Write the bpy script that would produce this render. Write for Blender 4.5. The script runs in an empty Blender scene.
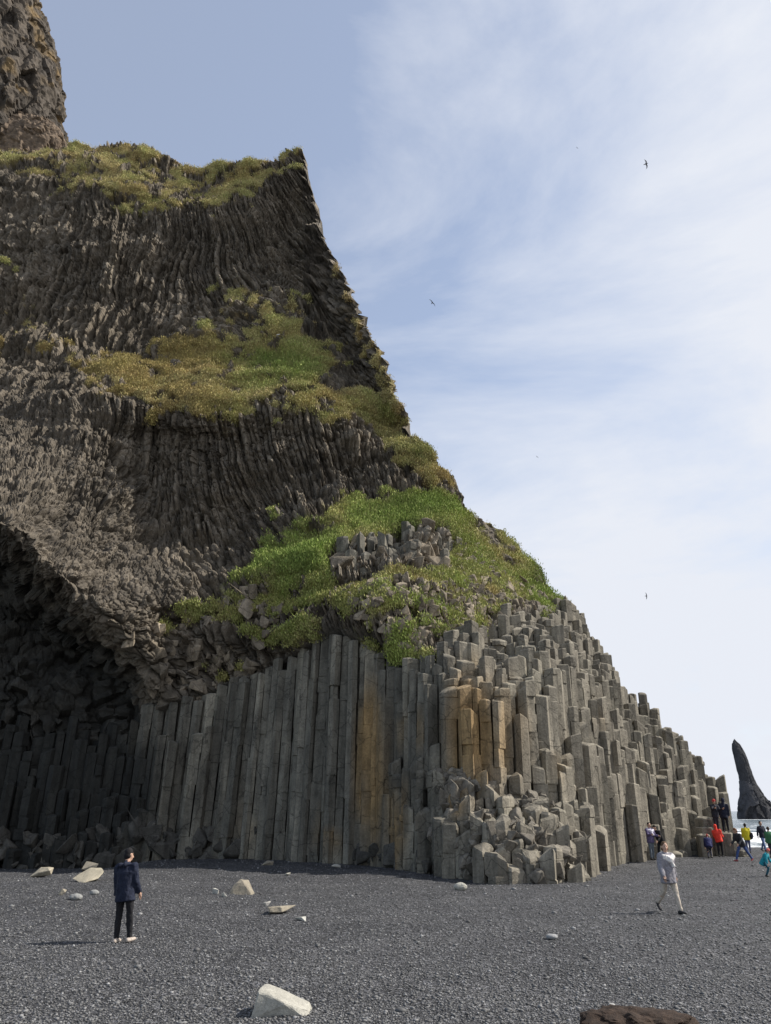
import bpy, math, random
import numpy as np
from mathutils import Vector, Matrix

random.seed(7)
RNG = np.random.default_rng(11)
R = math.radians
scene = bpy.context.scene
COL = scene.collection

# ------------------------------------------------------------------ camera model
F = 740.0; CX = 385.5; CY = 512.0
PITCH = R(22.0); CAMZ = 2.5
SP, CP = math.sin(PITCH), math.cos(PITCH)

def unproj(px, py, Y):
    px = np.asarray(px, float); py = np.asarray(py, float)
    u = (px-CX)/F; v = (py-CY)/F
    t = Y/(CP+v*SP)
    return u*t, t*(CP+v*SP), CAMZ+(SP-v*CP)*t

def ground_y(py, z=0.0):
    v = (np.asarray(py, float)-CY)/F
    return (z-CAMZ)/(SP-v*CP)*(CP+v*SP)

def at(px, py, z=0.0):
    Y = float(ground_y(py, z)); X, _, _ = unproj(px, py, Y)
    return float(X), Y

def proj(x, y, z):
    z = z-CAMZ
    f = y*CP+z*SP; d = y*SP-z*CP
    return CX+F*x/f, CY+F*d/f

# ------------------------------------------------------------------ noise
def _h(i, j, k, seed):
    i = np.asarray(i, np.int64); j = np.asarray(j, np.int64); k = np.asarray(k, np.int64)
    n = (i*73856093) ^ (j*19349663) ^ (k*83492791) ^ (seed*2654435761)
    n = n & 0xffffffff
    n = ((n >> 16) ^ n)*0x45d9f3b & 0xffffffff
    n = ((n >> 16) ^ n)*0x45d9f3b & 0xffffffff
    n = (n >> 16) ^ n
    return n/4294967295.0

def vnoise(x, y, z, seed=0):
    xi = np.floor(x); yi = np.floor(y); zi = np.floor(z)
    fx = x-xi; fy = y-yi; fz = z-zi
    fx = fx*fx*(3-2*fx); fy = fy*fy*(3-2*fy); fz = fz*fz*(3-2*fz)
    out = 0
    for a in (0, 1):
        wx = fx if a else 1-fx
        for b in (0, 1):
            wy = fy if b else 1-fy
            for c in (0, 1):
                wz = fz if c else 1-fz
                out = out+wx*wy*wz*_h(xi+a, yi+b, zi+c, seed)
    return out

def fbm(x, y, z, seed=0, oct=4):
    s = 0; a = 1; t = 0
    for o in range(oct):
        s = s+a*vnoise(x*2**o, y*2**o, z*2**o, seed+o*17); t += a; a *= .5
    return s/t

def worley(x, y, z, seed=0, jit=.9):
    xi = np.floor(x); yi = np.floor(y); zi = np.floor(z)
    f1 = np.full(x.shape, 9.); f2 = np.full(x.shape, 9.); r = np.zeros(x.shape); r2 = np.zeros(x.shape)
    for a in (-1, 0, 1):
        for b in (-1, 0, 1):
            for c in (-1, 0, 1):
                i, j, k = xi+a, yi+b, zi+c
                dx = i+.5+(_h(i, j, k, seed)-.5)*jit-x
                dy = j+.5+(_h(i, j, k, seed+1)-.5)*jit-y
                dz = k+.5+(_h(i, j, k, seed+2)-.5)*jit-z
                d = np.sqrt(dx*dx+dy*dy+dz*dz)
                cl = d < f1
                f2 = np.where(cl, f1, np.minimum(f2, d))
                hh = _h(i, j, k, seed+3)
                r = np.where(cl, hh, r)
                f1 = np.where(cl, d, f1)
    return f1, f2, r

def sstep(a, b, x):
    t = np.clip((x-a)/(b-a), 0, 1)
    return t*t*(3-2*t)

def poly_sd(poly, px, py):
    """signed distance (positive inside) to a polygon"""
    P = np.asarray(poly, float); n = len(P)
    d = np.full(px.shape, 1e9); ins = np.zeros(px.shape, bool)
    for i in range(n):
        ax, ay = P[i]; bx, by = P[(i+1) % n]
        ex, ey = bx-ax, by-ay
        t = np.clip(((px-ax)*ex+(py-ay)*ey)/(ex*ex+ey*ey+1e-9), 0, 1)
        d = np.minimum(d, np.hypot(px-ax-t*ex, py-ay-t*ey))
        if by != ay:
            c = ((ay > py) != (by > py)) & (px < ex*(py-ay)/(by-ay)+ax)
            ins ^= c
    return np.where(ins, d, -d)

# ------------------------------------------------------------------ object helpers
def tag(o, label=None, cat=None, group=None, kind=None):
    if label: o['label'] = label
    if cat: o['category'] = cat
    if group: o['group'] = group
    if kind: o['kind'] = kind
    return o

def empty(name, loc=(0, 0, 0)):
    o = bpy.data.objects.new(name, None); COL.objects.link(o); o.location = loc
    return o

def mesh_np(name, V, faces, mat, parent=None, colors=None, smooth=False):
    """faces: (n,3) or (n,4) array, or a list of arrays of either width"""
    me = bpy.data.meshes.new(name)
    fl = faces if isinstance(faces, list) else [faces]
    fl = [np.asarray(f, np.int32) for f in fl if len(f)]
    V = np.asarray(V, np.float32)
    loops = np.concatenate([f.ravel() for f in fl])
    tot = np.concatenate([np.full(len(f), f.shape[1], np.int32) for f in fl])
    st = np.concatenate([[0], np.cumsum(tot)[:-1]]).astype(np.int32)
    me.vertices.add(len(V)); me.vertices.foreach_set('co', V.ravel())
    me.loops.add(len(loops)); me.loops.foreach_set('vertex_index', loops)
    me.polygons.add(len(tot)); me.polygons.foreach_set('loop_start', st); me.polygons.foreach_set('loop_total', tot)
    me.update(calc_edges=True); me.validate()
    if colors is not None:
        ca = me.color_attributes.new('Col', 'FLOAT_COLOR', 'POINT')
        c4 = np.ones((len(V), 4), np.float32); c4[:, :3] = colors
        ca.data.foreach_set('color', c4.ravel())
    me.polygons.foreach_set('use_smooth', np.full(len(tot), smooth, bool))
    o = bpy.data.objects.new(name, me); COL.objects.link(o)
    if mat: me.materials.append(mat)
    if parent: o.parent = parent
    return o

class MB:
    """collects pieces of one mesh"""
    def __init__(self): self.V = []; self.Q = []; self.T = []; self.C = []; self.n = 0
    def add(self, V, Q=None, T=None, C=None):
        V = np.asarray(V, float)
        if Q is not None and len(Q): self.Q.append(np.asarray(Q, np.int64)+self.n)
        if T is not None and len(T): self.T.append(np.asarray(T, np.int64)+self.n)
        self.V.append(V)
        if C is not None: self.C.append(np.broadcast_to(np.asarray(C, float), (len(V), 3)))
        self.n += len(V)
    def build(self, name, mat, parent=None, smooth=False):
        f = []
        if self.Q: f.append(np.concatenate(self.Q))
        if self.T: f.append(np.concatenate(self.T))
        return mesh_np(name, np.concatenate(self.V), f, mat, parent,
                       np.concatenate(self.C) if self.C else None, smooth)

# ------------------------------------------------------------------ materials
def new_mat(name):
    m = bpy.data.materials.new(name); m.use_nodes = True
    nt = m.node_tree; b = nt.nodes['Principled BSDF']
    return m, nt, b

def N(nt, t, **kw):
    n = nt.nodes.new(t)
    for k, v in kw.items():
        if k.startswith('i_'): n.inputs[int(k[2:])].default_value = v
        else: setattr(n, k, v)
    return n

def noise(nt, vec, scale, detail=6, rough=.6):
    n = nt.nodes.new('ShaderNodeTexNoise'); n.inputs['Scale'].default_value = scale
    n.inputs['Detail'].default_value = detail; n.inputs['Roughness'].default_value = rough
    nt.links.new(vec, n.inputs['Vector']); return n

def ramp(nt, fac, stops):
    r = nt.nodes.new('ShaderNodeValToRGB'); e = r.color_ramp.elements
    while len(e) < len(stops): e.new(.5)
    for i, (p, c) in enumerate(stops):
        e[i].position = p; e[i].color = (c, c, c, 1) if isinstance(c, (int, float)) else (*c, 1)
    nt.links.new(fac, r.inputs[0]); return r

def mult(nt, a, b, fac=1.0):
    m = nt.nodes.new('ShaderNodeMix'); m.data_type = 'RGBA'; m.blend_type = 'MULTIPLY'
    m.inputs[0].default_value = fac
    nt.links.new(a, m.inputs[6]); nt.links.new(b, m.inputs[7]); return m.outputs[2]

def bumps(nt, b, items):
    prev = None
    for h, strength, dist in items:
        n = nt.nodes.new('ShaderNodeBump'); n.inputs['Strength'].default_value = strength
        n.inputs['Distance'].default_value = dist
        nt.links.new(h, n.inputs['Height'])
        if prev: nt.links.new(prev, n.inputs['Normal'])
        prev = n.outputs[0]
    nt.links.new(prev, b.inputs['Normal'])

def rock_mat(name, base=None, s=1.0, bump=.6, lo=.55, hi=1.35):
    m, nt, b = new_mat(name)
    tc = nt.nodes.new('ShaderNodeTexCoord').outputs['Object']
    if base is None:
        c = nt.nodes.new('ShaderNodeVertexColor'); c.layer_name = 'Col'; src = c.outputs[0]
    else:
        c = nt.nodes.new('ShaderNodeRGB'); c.outputs[0].default_value = (*base, 1); src = c.outputs[0]
    n1 = noise(nt, tc, 1.3*s, 8, .7); n2 = noise(nt, tc, 9*s, 6, .65)
    r1 = ramp(nt, n1.outputs[0], [(.3, lo), (.7, hi)])
    r2 = ramp(nt, n2.outputs[0], [(.28, .7), (.5, 1.0), (.75, 1.3)])
    o = mult(nt, mult(nt, src, r1.outputs[0]), r2.outputs[0])
    nt.links.new(o, b.inputs['Base Color'])
    b.inputs['Roughness'].default_value = .88; b.inputs['Specular IOR Level'].default_value = .3
    bumps(nt, b, [(n1.outputs[0], bump*.6, .25/s), (n2.outputs[0], bump, .06/s)])
    return m

def plain(name, col, rough=.8, s=30, amp=.25, bump=.3):
    m, nt, b = new_mat(name)
    tc = nt.nodes.new('ShaderNodeTexCoord').outputs['Object']
    c = nt.nodes.new('ShaderNodeRGB'); c.outputs[0].default_value = (*col, 1)
    n = noise(nt, tc, s, 5)
    r = ramp(nt, n.outputs[0], [(.3, 1-amp), (.7, 1+amp)])
    nt.links.new(mult(nt, c.outputs[0], r.outputs[0]), b.inputs['Base Color'])
    b.inputs['Roughness'].default_value = rough; b.inputs['Specular IOR Level'].default_value = .25
    bumps(nt, b, [(n.outputs[0], bump, .02)])
    return m

def streaks(m):
    nt = m.node_tree; b = nt.nodes['Principled BSDF']
    src = b.inputs['Base Color'].links[0].from_socket
    tc = nt.nodes.new('ShaderNodeTexCoord').outputs['Object']
    mp = nt.nodes.new('ShaderNodeMapping'); mp.inputs['Scale'].default_value = (1, 1, .12); nt.links.new(tc, mp.inputs['Vector'])
    n = noise(nt, mp.outputs[0], 3.2, 5, .6)
    r = ramp(nt, n.outputs[0], [(.3, .62), (.5, 1.0), (.72, 1.35)])
    nd = noise(nt, tc, 1.6, 4, .6)
    ad = nt.nodes.new('ShaderNodeMix'); ad.data_type = 'VECTOR'; ad.inputs[0].default_value = .35
    nt.links.new(tc, ad.inputs[4]); nt.links.new(nd.outputs['Color'], ad.inputs[5])
    vo = nt.nodes.new('ShaderNodeTexVoronoi'); vo.feature = 'DISTANCE_TO_EDGE'; vo.inputs['Scale'].default_value = 1.15
    nt.links.new(ad.outputs[1], vo.inputs['Vector'])
    cr = ramp(nt, vo.outputs['Distance'], [(.0, .45), (.022, 1.0)])
    nt.links.new(mult(nt, mult(nt, src, r.outputs[0]), cr.outputs[0]), b.inputs['Base Color'])
M_FACE = rock_mat('cliff_rock', s=1.0, bump=.8)
M_COLUMN = rock_mat('column_basalt', s=1.2, bump=.55, lo=.7, hi=1.25)

streaks(M_COLUMN)
# ------------------------------------------------------------------ the cliff: mean surface
K = .96
CTRL = []
def C(*pts):
    for x, y, d in pts: CTRL.append((x, y, d*K if d > 0 else float(ground_y(y))))
G = -1
SKY = [(-150, 115), (-20, 138), (0, 146), (30, 151), (58, 149), (68, 142), (100, 146), (150, 152), (170, 158), (190, 164), (230, 164), (262, 163), (280, 155),
       (296, 148), (303, 150), (312, 190), (322, 232), (328, 250), (345, 280), (352, 300), (370, 335), (385, 360),
       (398, 385), (406, 408), (411, 437), (425, 450), (440, 470), (455, 492), (464, 508), (472, 519), (490, 526),
       (510, 541), (530, 562), (545, 578), (560, 602), (580, 624), (598, 650), (605, 672), (620, 694), (637, 709),
       (650, 722), (672, 735), (688, 750), (700, 768), (712, 782), (721, 796), (724, 835), (725, 853)]
BASE = [(-150, 866), (0, 867), (60, 867), (100, 864), (150, 858), (200, 858), (250, 858), (300, 860), (340, 862), (380, 866),
        (420, 872), (460, 878), (500, 882), (540, 883), (570, 880), (600, 867), (640, 861), (680, 856), (726, 853.5)]
for x, y in BASE: C((x, y, G if x > 130 else (47.8 if x < 60 else 48.2)))
C((-150, 115, 71), (0, 146, 69), (65, 143, 69.3), (150, 152, 69.5), (230, 164, 69), (262, 163, 68.5), (296, 148, 67), (303, 150, 66.5),
  (312, 190, 66), (328, 250, 63.5), (352, 300, 60.5), (370, 335, 59.5), (385, 360, 58.5), (406, 408, 58), (411, 437, 58.5), (440, 470, 57.5),
  (464, 508, 57), (490, 526, 57), (530, 562, 57), (560, 602, 57), (598, 650, 57.5), (637, 709, 58), (688, 750, 58.5), (721, 796, 57.5))
# upper wall
C((-150, 200, 65), (0, 165, 66.5), (0, 200, 65), (60, 185, 65.5), (100, 200, 65), (150, 205, 65.5), (200, 212, 66), (250, 205, 66.5), (270, 190, 67),
  (-150, 330, 63), (0, 330, 62.5), (60, 335, 62.3), (100, 330, 62.5), (150, 330, 62.8), (200, 320, 63.5), (100, 260, 63.5), (200, 265, 64.8), (0, 260, 63.5),
  (250, 260, 65), (285, 260, 65.5), (300, 220, 66.5), (310, 290, 65), (330, 320, 64), (350, 355, 62.5), (380, 400, 61), (398, 428, 60),
  (225, 295, 64.2), (270, 305, 63))
# grass ledge
C((60, 350, 61), (100, 362, 60), (150, 355, 61), (200, 345, 62), (250, 335, 62), (300, 340, 61), (325, 360, 60.5),
  (100, 385, 57.5), (150, 405, 56.5), (200, 420, 56), (270, 412, 56.5), (320, 400, 57.5), (360, 415, 58.5),
  (250, 375, 59), (200, 385, 58.7))
# wall under the ledge, leaning out to the cave lip
C((-150, 420, 56), (0, 380, 58.5), (0, 420, 55), (0, 470, 49), (0, 505, 44.5), (60, 430, 54.5), (60, 480, 50.5), (60, 530, 47.5), (100, 450, 54), (100, 520, 50), (100, 570, 47.5),
  (-150, 500, 45), (-150, 525, 42), (0, 522, 42), (30, 550, 43), (60, 580, 44), (95, 615, 45.2), (125, 640, 46.6), (145, 672, 48),
  (150, 432, 57.3), (150, 480, 57), (150, 525, 55), (170, 580, 50.2), (200, 442, 57), (200, 500, 56.3), (225, 545, 54.2), (250, 442, 56.8), (250, 495, 55.8),
  (300, 430, 56.8), (300, 480, 55.6), (260, 528, 54), (350, 440, 57), (350, 490, 55.6), (400, 455, 57.2), (420, 492, 55.5))
# hump with the bright grass, boulder band, lower slope
C((290, 515, 52.5), (345, 505, 53.7), (420, 506, 55), (455, 515, 55.5), (330, 528, 49.8), (400, 522, 51.5), (445, 530, 52.8), (270, 560, 49), (290, 590, 47), (300, 610, 46.2),
  (340, 545, 48.2), (370, 540, 48.5), (340, 585, 46.5), (370, 590, 46), (420, 530, 50.6), (420, 572, 47.6), (445, 560, 50),
  (400, 605, 44), (380, 625, 43), (440, 625, 43), (480, 605, 46), (520, 595, 51), (500, 560, 53.5), (540, 600, 53.5),
  (200, 605, 49.3), (230, 598, 48.8), (160, 625, 49.3), (250, 640, 48), (200, 690, 49.8), (240, 665, 48.8), (190, 650, 49.3))
# tall left row of columns
C((250, 680, 48.6), (290, 650, 46.8), (330, 634, 44.6), (370, 640, 43), (400, 655, 41.6), (440, 662, 39.3), (460, 690, 37.7),
  (170, 740, 49.2), (200, 740, 49), (250, 740, 48.8), (300, 740, 46.9), (340, 740, 44.8), (380, 740, 42.5), (405, 740, 41), (430, 735, 39.2),
  (250, 800, 48.8), (300, 800, 46.9), (340, 800, 44.7), (380, 800, 42.4), (410, 775, 39.6), (410, 830, 38.6), (440, 780, 36.9), (440, 840, 35.8))
# tan columns over the heap of blocks
C((460, 775, 36.6), (500, 775, 36.9), (540, 800, 37.3), (460, 700, 37.2), (500, 697, 37.7), (540, 702, 39.3),
  (450, 805, 35.9), (500, 803, 35.6), (500, 830, 33.6), (540, 815, 35.6), (540, 845, 33.5), (500, 856, 32.9), (540, 864, 32.8), (568, 855, 34.3), (475, 852, 33.8), (470, 832, 34.6))
# right bank stepping up to the ridge
C((600, 835, 41.4), (600, 800, 42.8), (600, 765, 44.3), (600, 725, 46), (560, 720, 41.8), (560, 780, 38.8), (560, 660, 45), (600, 690, 50), (520, 650, 43), (540, 620, 49), (480, 650, 41.8), (520, 690, 39.5),
  (640, 835, 46.6), (640, 800, 48.4), (640, 750, 52), (680, 830, 51.8), (680, 800, 53.5), (680, 768, 56), (705, 835, 54.6), (580, 645, 53.5), (620, 715, 54))
# inside of the cave
C((0, 565, 50), (-150, 575, 50), (0, 600, 51), (40, 612, 51), (80, 645, 51), (110, 675, 51), (130, 705, 51), (-150, 650, 49.5), (0, 650, 49.5), (50, 670, 50), (90, 705, 50.5),
  (0, 720, 48.8), (50, 740, 49.2), (100, 750, 49.8), (130, 780, 50), (0, 800, 48.2), (50, 810, 48.4), (100, 820, 48.9), (-150, 740, 48.2))

CT = np.array(CTRL)
def tps(r2):
    return np.where(r2 > 1e-12, r2*np.log(r2+1e-12), 0)
cx, cy, cd = CT[:, 0]/100, CT[:, 1]/100, np.log(CT[:, 2])
n = len(CT)
A = np.zeros((n+3, n+3))
A[:n, :n] = tps((cx[:, None]-cx)**2+(cy[:, None]-cy)**2)+np.eye(n)*.002
A[:n, n] = 1; A[:n, n+1] = cx; A[:n, n+2] = cy
A[n, :n] = 1; A[n+1, :n] = cx; A[n+2, :n] = cy
W = np.linalg.solve(A, np.concatenate([cd, [0, 0, 0]]))
def depth(px, py):
    x = px/100; y = py/100
    s = W[n]+W[n+1]*x+W[n+2]*y
    for i in range(n):
        s = s+W[i]*tps((x-cx[i])**2+(y-cy[i])**2)
    return np.exp(s)

PXS = np.concatenate([np.arange(-150, -12, 2.5), np.arange(-12, 470, .85), np.arange(470, 725.6, 1.7)])
NR = 860
sk = np.array(SKY); bs = np.array(BASE)
yt = np.interp(PXS, sk[:, 0], sk[:, 1]); yb = np.interp(PXS, bs[:, 0], bs[:, 1])
yt = np.minimum(yt, yb-2)
T = np.linspace(0, 1, NR)
GX = np.repeat(PXS[None, :], NR, 0)
GY = yt[None, :]+(yb-yt)[None, :]*T[:, None]
D = depth(GX, GY)
X, Y, Z = unproj(GX, GY, D)
P0 = np.stack([X, Y, Z], -1)
def grid_normals(P, sm=6):
    du = np.gradient(P, axis=1); dv = np.gradient(P, axis=0)
    nn = np.cross(du, dv)
    nn /= np.linalg.norm(nn, axis=-1, keepdims=True)+1e-9
    k = np.ones(2*sm+1)/(2*sm+1)
    for ax in (0, 1):
        pad = [(0, 0)]*3; pad[ax] = (sm, sm)
        q = np.pad(nn, pad, mode='edge'); c = np.cumsum(q, axis=ax)
        z = np.zeros_like(np.take(c, [0], axis=ax)); c = np.concatenate([z, c], ax)
        m = nn.shape[ax]
        nn = (np.take(c, range(2*sm+1, 2*sm+1+m), axis=ax)-np.take(c, range(m), axis=ax))/(2*sm+1)
    nn /= np.linalg.norm(nn, axis=-1, keepdims=True)+1e-9
    s = np.sign((nn*(P-np.array([0, 0, CAMZ]))).sum(-1, keepdims=True))
    return -nn*s
NRM = grid_normals(P0)

# --- where grass grows, where columns stand
GRASS = [
 ([(-150, 90), (0, 130), (65, 136), (150, 146), (190, 160), (262, 158), (297, 142), (303, 150), (288, 168), (262, 185), (250, 204), (215, 212), (180, 205), (120, 196), (60, 178), (0, 152), (-150, 130)], .35, 9),
 ([(48, 345), (110, 360), (190, 350), (238, 328), (222, 294), (258, 290), (300, 312), (335, 340), (338, 375), (365, 392), (405, 430), (440, 468), (458, 500), (430, 488), (375, 432), (300, 408), (240, 424), (200, 424), (150, 408), (100, 382)], .4, 10),
 ([(333, 262), (350, 290), (385, 352), (405, 392), (402, 408), (378, 368), (347, 315)], .1, 5),
 ([(250, 575), (258, 545), (280, 518), (340, 502), (430, 498), (468, 512), (505, 533), (550, 585), (565, 606), (515, 600), (480, 625), (440, 655), (412, 655), (380, 640), (332, 624), (290, 628), (262, 612)], .75, 9),
 ([(148, 626), (200, 603), (255, 578), (262, 598), (222, 616), (160, 632)], .7, 5),
 ([(182, 692), (212, 668), (238, 642), (288, 612), (340, 612), (332, 634), (262, 645), (245, 668), (206, 692)], .6, 6),
 ([(-40, 305), (20, 312), (45, 330), (10, 345), (-40, 345)], .2, 8), ([(-20, 258), (16, 263), (10, 271), (-20, 270)], .5, 3),
]
BAND = [(322, 552), (335, 538), (365, 530), (405, 521), (446, 528), (456, 548), (440, 572), (405, 578), (372, 594), (336, 588)]
nA = fbm(X/2.2, Y/2.2, Z/2.2, 3, 4)
nB = fbm(X/.7, Y/.7, Z/.7, 9, 3)
wob = (nA-.5)*60+(nB-.5)*34
gm = np.zeros(GX.shape); green = np.zeros(GX.shape)
for poly, gr, soft in GRASS:
    sd = poly_sd(poly, GX, GY)
    w = sstep(-soft*.6, soft*.6, sd+np.clip(wob, -20, 20)*soft/10+1)
    green = np.where(w > gm, gr, green); gm = np.maximum(gm, w)
band = sstep(-3, 3, poly_sd(BAND, GX, GY)+wob*.12)
gm *= 1-band
# the steepest rock pokes out of the grass
nE = fbm(X/1.3, Y/1.3, Z/.9, 13, 4)
lush = np.exp(-(((GX-295)/45)**2+((GY-550)/30)**2))+np.exp(-(((GX-275)/50)**2+((GY-362)/22)**2))+.7*np.exp(-(((GX-420)/60)**2+((GY-512)/12)**2))+.5*np.exp(-(((GX-545)/25)**2+((GY-590)/20)**2))
gthr = .578-.025*(GY < 215)-.05*sstep(330, 350, GX)*(GY < 480)-.12*sstep(320, 345, GX)*(GY > 375)*(GY < 500)-.03*(GX < 230)*(GY > 330)*(GY < 440)-.16*np.clip(lush, 0, 1)-.06*(GY > 480)
gm *= sstep(gthr-.02, gthr+.05, nE*.75+nA*.3+.22*NRM[..., 2])
spar = sstep(565, 600, GY)*sstep(350, 385, GX)
gm *= 1-spar*(1-sstep(.45, .56, nE*.6+nB*.4))
green = np.clip(green+.5*lush+(nA-.5)*1.2-.1, 0, 1)

COLS = [(-90, 880), (-90, 735), (0, 735), (60, 742), (110, 735), (152, 712), (168, 700), (190, 694), (250, 676), (300, 646), (330, 630), (372, 638), (402, 653), (430, 654), (468, 640),
        (490, 620), (520, 612), (566, 610), (600, 648), (650, 716), (690, 742), (760, 790), (760, 880), (540, 900)]
cm = poly_sd(COLS, GX, GY)+np.where(GX < 150, 1, .15)*(fbm(X/1.6, Y/1.6, Z/4, 19, 2)-.5)*90
colmask = (cm > 0) & (gm < .6)
bandmask = band > .5
# ------------------------------------------------------------------ basalt columns on a jittered hexagonal lattice
SPC = .67
NX, NY = 92, 74
LX0, LY0 = -31., 27.
ii, jj = np.meshgrid(np.arange(NX), np.arange(NY), indexing='ij')
SX = LX0+(ii+.5*(jj % 2))*SPC+(_h(ii, jj, 0, 5)-.5)*.36
SY = LY0+jj*SPC*.866+(_h(ii, jj, 1, 5)-.5)*.36
def nearest_site(x, y):
    j0 = np.round((y-LY0)/(SPC*.866)).astype(int)
    best = np.full(x.shape, 1e9); bi = np.zeros(x.shape, int); bj = np.zeros(x.shape, int)
    for dj in (-1, 0, 1):
        j = np.clip(j0+dj, 0, NY-1)
        i0 = np.round((x-LX0)/SPC-.5*(j % 2)).astype(int)
        for di in (-1, 0, 1):
            i = np.clip(i0+di, 0, NX-1)
            d = (SX[i, j]-x)**2+(SY[i, j]-y)**2
            c = d < best
            best = np.where(c, d, best); bi = np.where(c, i, bi); bj = np.where(c, j, bj)
    return bi, bj
sel = colmask | bandmask
xs, ys, zs = X[sel], Y[sel], Z[sel]
bi, bj = nearest_site(xs, ys)
HMAX = np.full((NX, NY), -1.); HMIN = np.full((NX, NY), 1e3); CNT = np.zeros((NX, NY)); PXM = np.zeros((NX, NY)); PYM = np.zeros((NX, NY))
np.maximum.at(HMAX, (bi, bj), zs); np.minimum.at(HMIN, (bi, bj), zs)
np.add.at(CNT, (bi, bj), 1); np.add.at(PXM, (bi, bj), GX[sel]); np.add.at(PYM, (bi, bj), GY[sel])
PXM /= np.maximum(CNT, 1); PYM /= np.maximum(CNT, 1)
INB = np.zeros((NX, NY)); np.add.at(INB, (bi, bj), bandmask[sel].astype(float)); INB /= np.maximum(CNT, 1)

def cell_poly(i, j):
    cx_, cy_ = SX[i, j], SY[i, j]
    poly = [(cx_+a, cy_+b) for a, b in ((-1, -1), (1, -1), (1, 1), (-1, 1))]
    for dj in (-2, -1, 0, 1, 2):
        for di in (-2, -1, 0, 1, 2):
            if di == 0 and dj == 0: continue
            a, b = i+di, j+dj
            if not (0 <= a < NX and 0 <= b < NY): continue
            mx, my = (SX[a, b]+cx_)/2, (SY[a, b]+cy_)/2
            nx, ny = SX[a, b]-cx_, SY[a, b]-cy_
            out = []
            for k in range(len(poly)):
                p, q = poly[k], poly[(k+1) % len(poly)]
                dp = (p[0]-mx)*nx+(p[1]-my)*ny; dq = (q[0]-mx)*nx+(q[1]-my)*ny
                if dp <= 0: out.append(p)
                if (dp < 0) != (dq < 0):
                    t = dp/(dp-dq); out.append((p[0]+(q[0]-p[0])*t, p[1]+(q[1]-p[1])*t))
            poly = out
    # drop very short edges
    res = []
    for p in poly:
        if not res or math.hypot(p[0]-res[-1][0], p[1]-res[-1][1]) > .07: res.append(p)
    if len(res) > 3 and math.hypot(res[0][0]-res[-1][0], res[0][1]-res[-1][1]) < .07: res.pop()
    return np.array(res)-np.array([cx_, cy_])

OCHRE = [(470, 735, 26, 60, 1.0), (505, 735, 22, 50, .55), (370, 765, 15, 75, 1.25), (392, 830, 12, 40, .8), (245, 835, 14, 14, .9), (405, 730, 26, 12, .6), (330, 838, 18, 10, .6), (560, 770, 10, 20, .3), (600, 718, 8, 8, .4), (455, 800, 10, 18, .7)]
def rock_tint(px, py, x, y, z):
    """base colour of the columns: grey basalt with ochre staining and pale lichen"""
    nn = fbm(x/1.1, y/1.1, z/2.2, 31, 4)
    n3 = fbm(x/4, y/4, z/4, 47, 3)
    g = np.stack([.185+0*nn, .165+0*nn, .13+0*nn], -1)*(.7+.6*n3)[..., None]
    right_bank = sstep(430, 470, px)[..., None]
    g = g*right_bank+np.array([.118, .110, .090])*(.6+.8*n3)[..., None]*(1-right_bank)  # columns left of the corner get a darker base grey
    cave_shade = sstep(175, 120, px+60*(n3-.5))[..., None]  # shade of the cave painted into its columns as a near-black tint
    g = g*(1-cave_shade)+np.array([.027, .027, .024])*cave_shade
    lichen = (1-cave_shade[..., 0])*sstep(.5, .72, nn)*.6
    g = g*(1-lichen[..., None])+np.array([.27, .245, .19])*lichen[..., None]
    o = 0*nn
    for ax, ay, sx, sy, a in OCHRE:
        o = np.maximum(o, a*np.exp(-(((px-ax)/sx)**2+((py-ay)/sy)**2)**2))
    o = np.clip(o*(.25+1.1*sstep(.3, .62, fbm(x*2.0, y*2.0, z*.35, 77, 4))), 0, 1)
    return g*(1-o[..., None])+np.array([.255, .17, .08])*o[..., None]

CLIFF = empty('sea_cliff', (0, 40, 0))
tag(CLIFF, 'tall dark basalt cliff with upright columns, a black cave and grassy ledges', 'cliff', kind='structure')
OFF = np.array([0, 40, 0])

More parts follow.
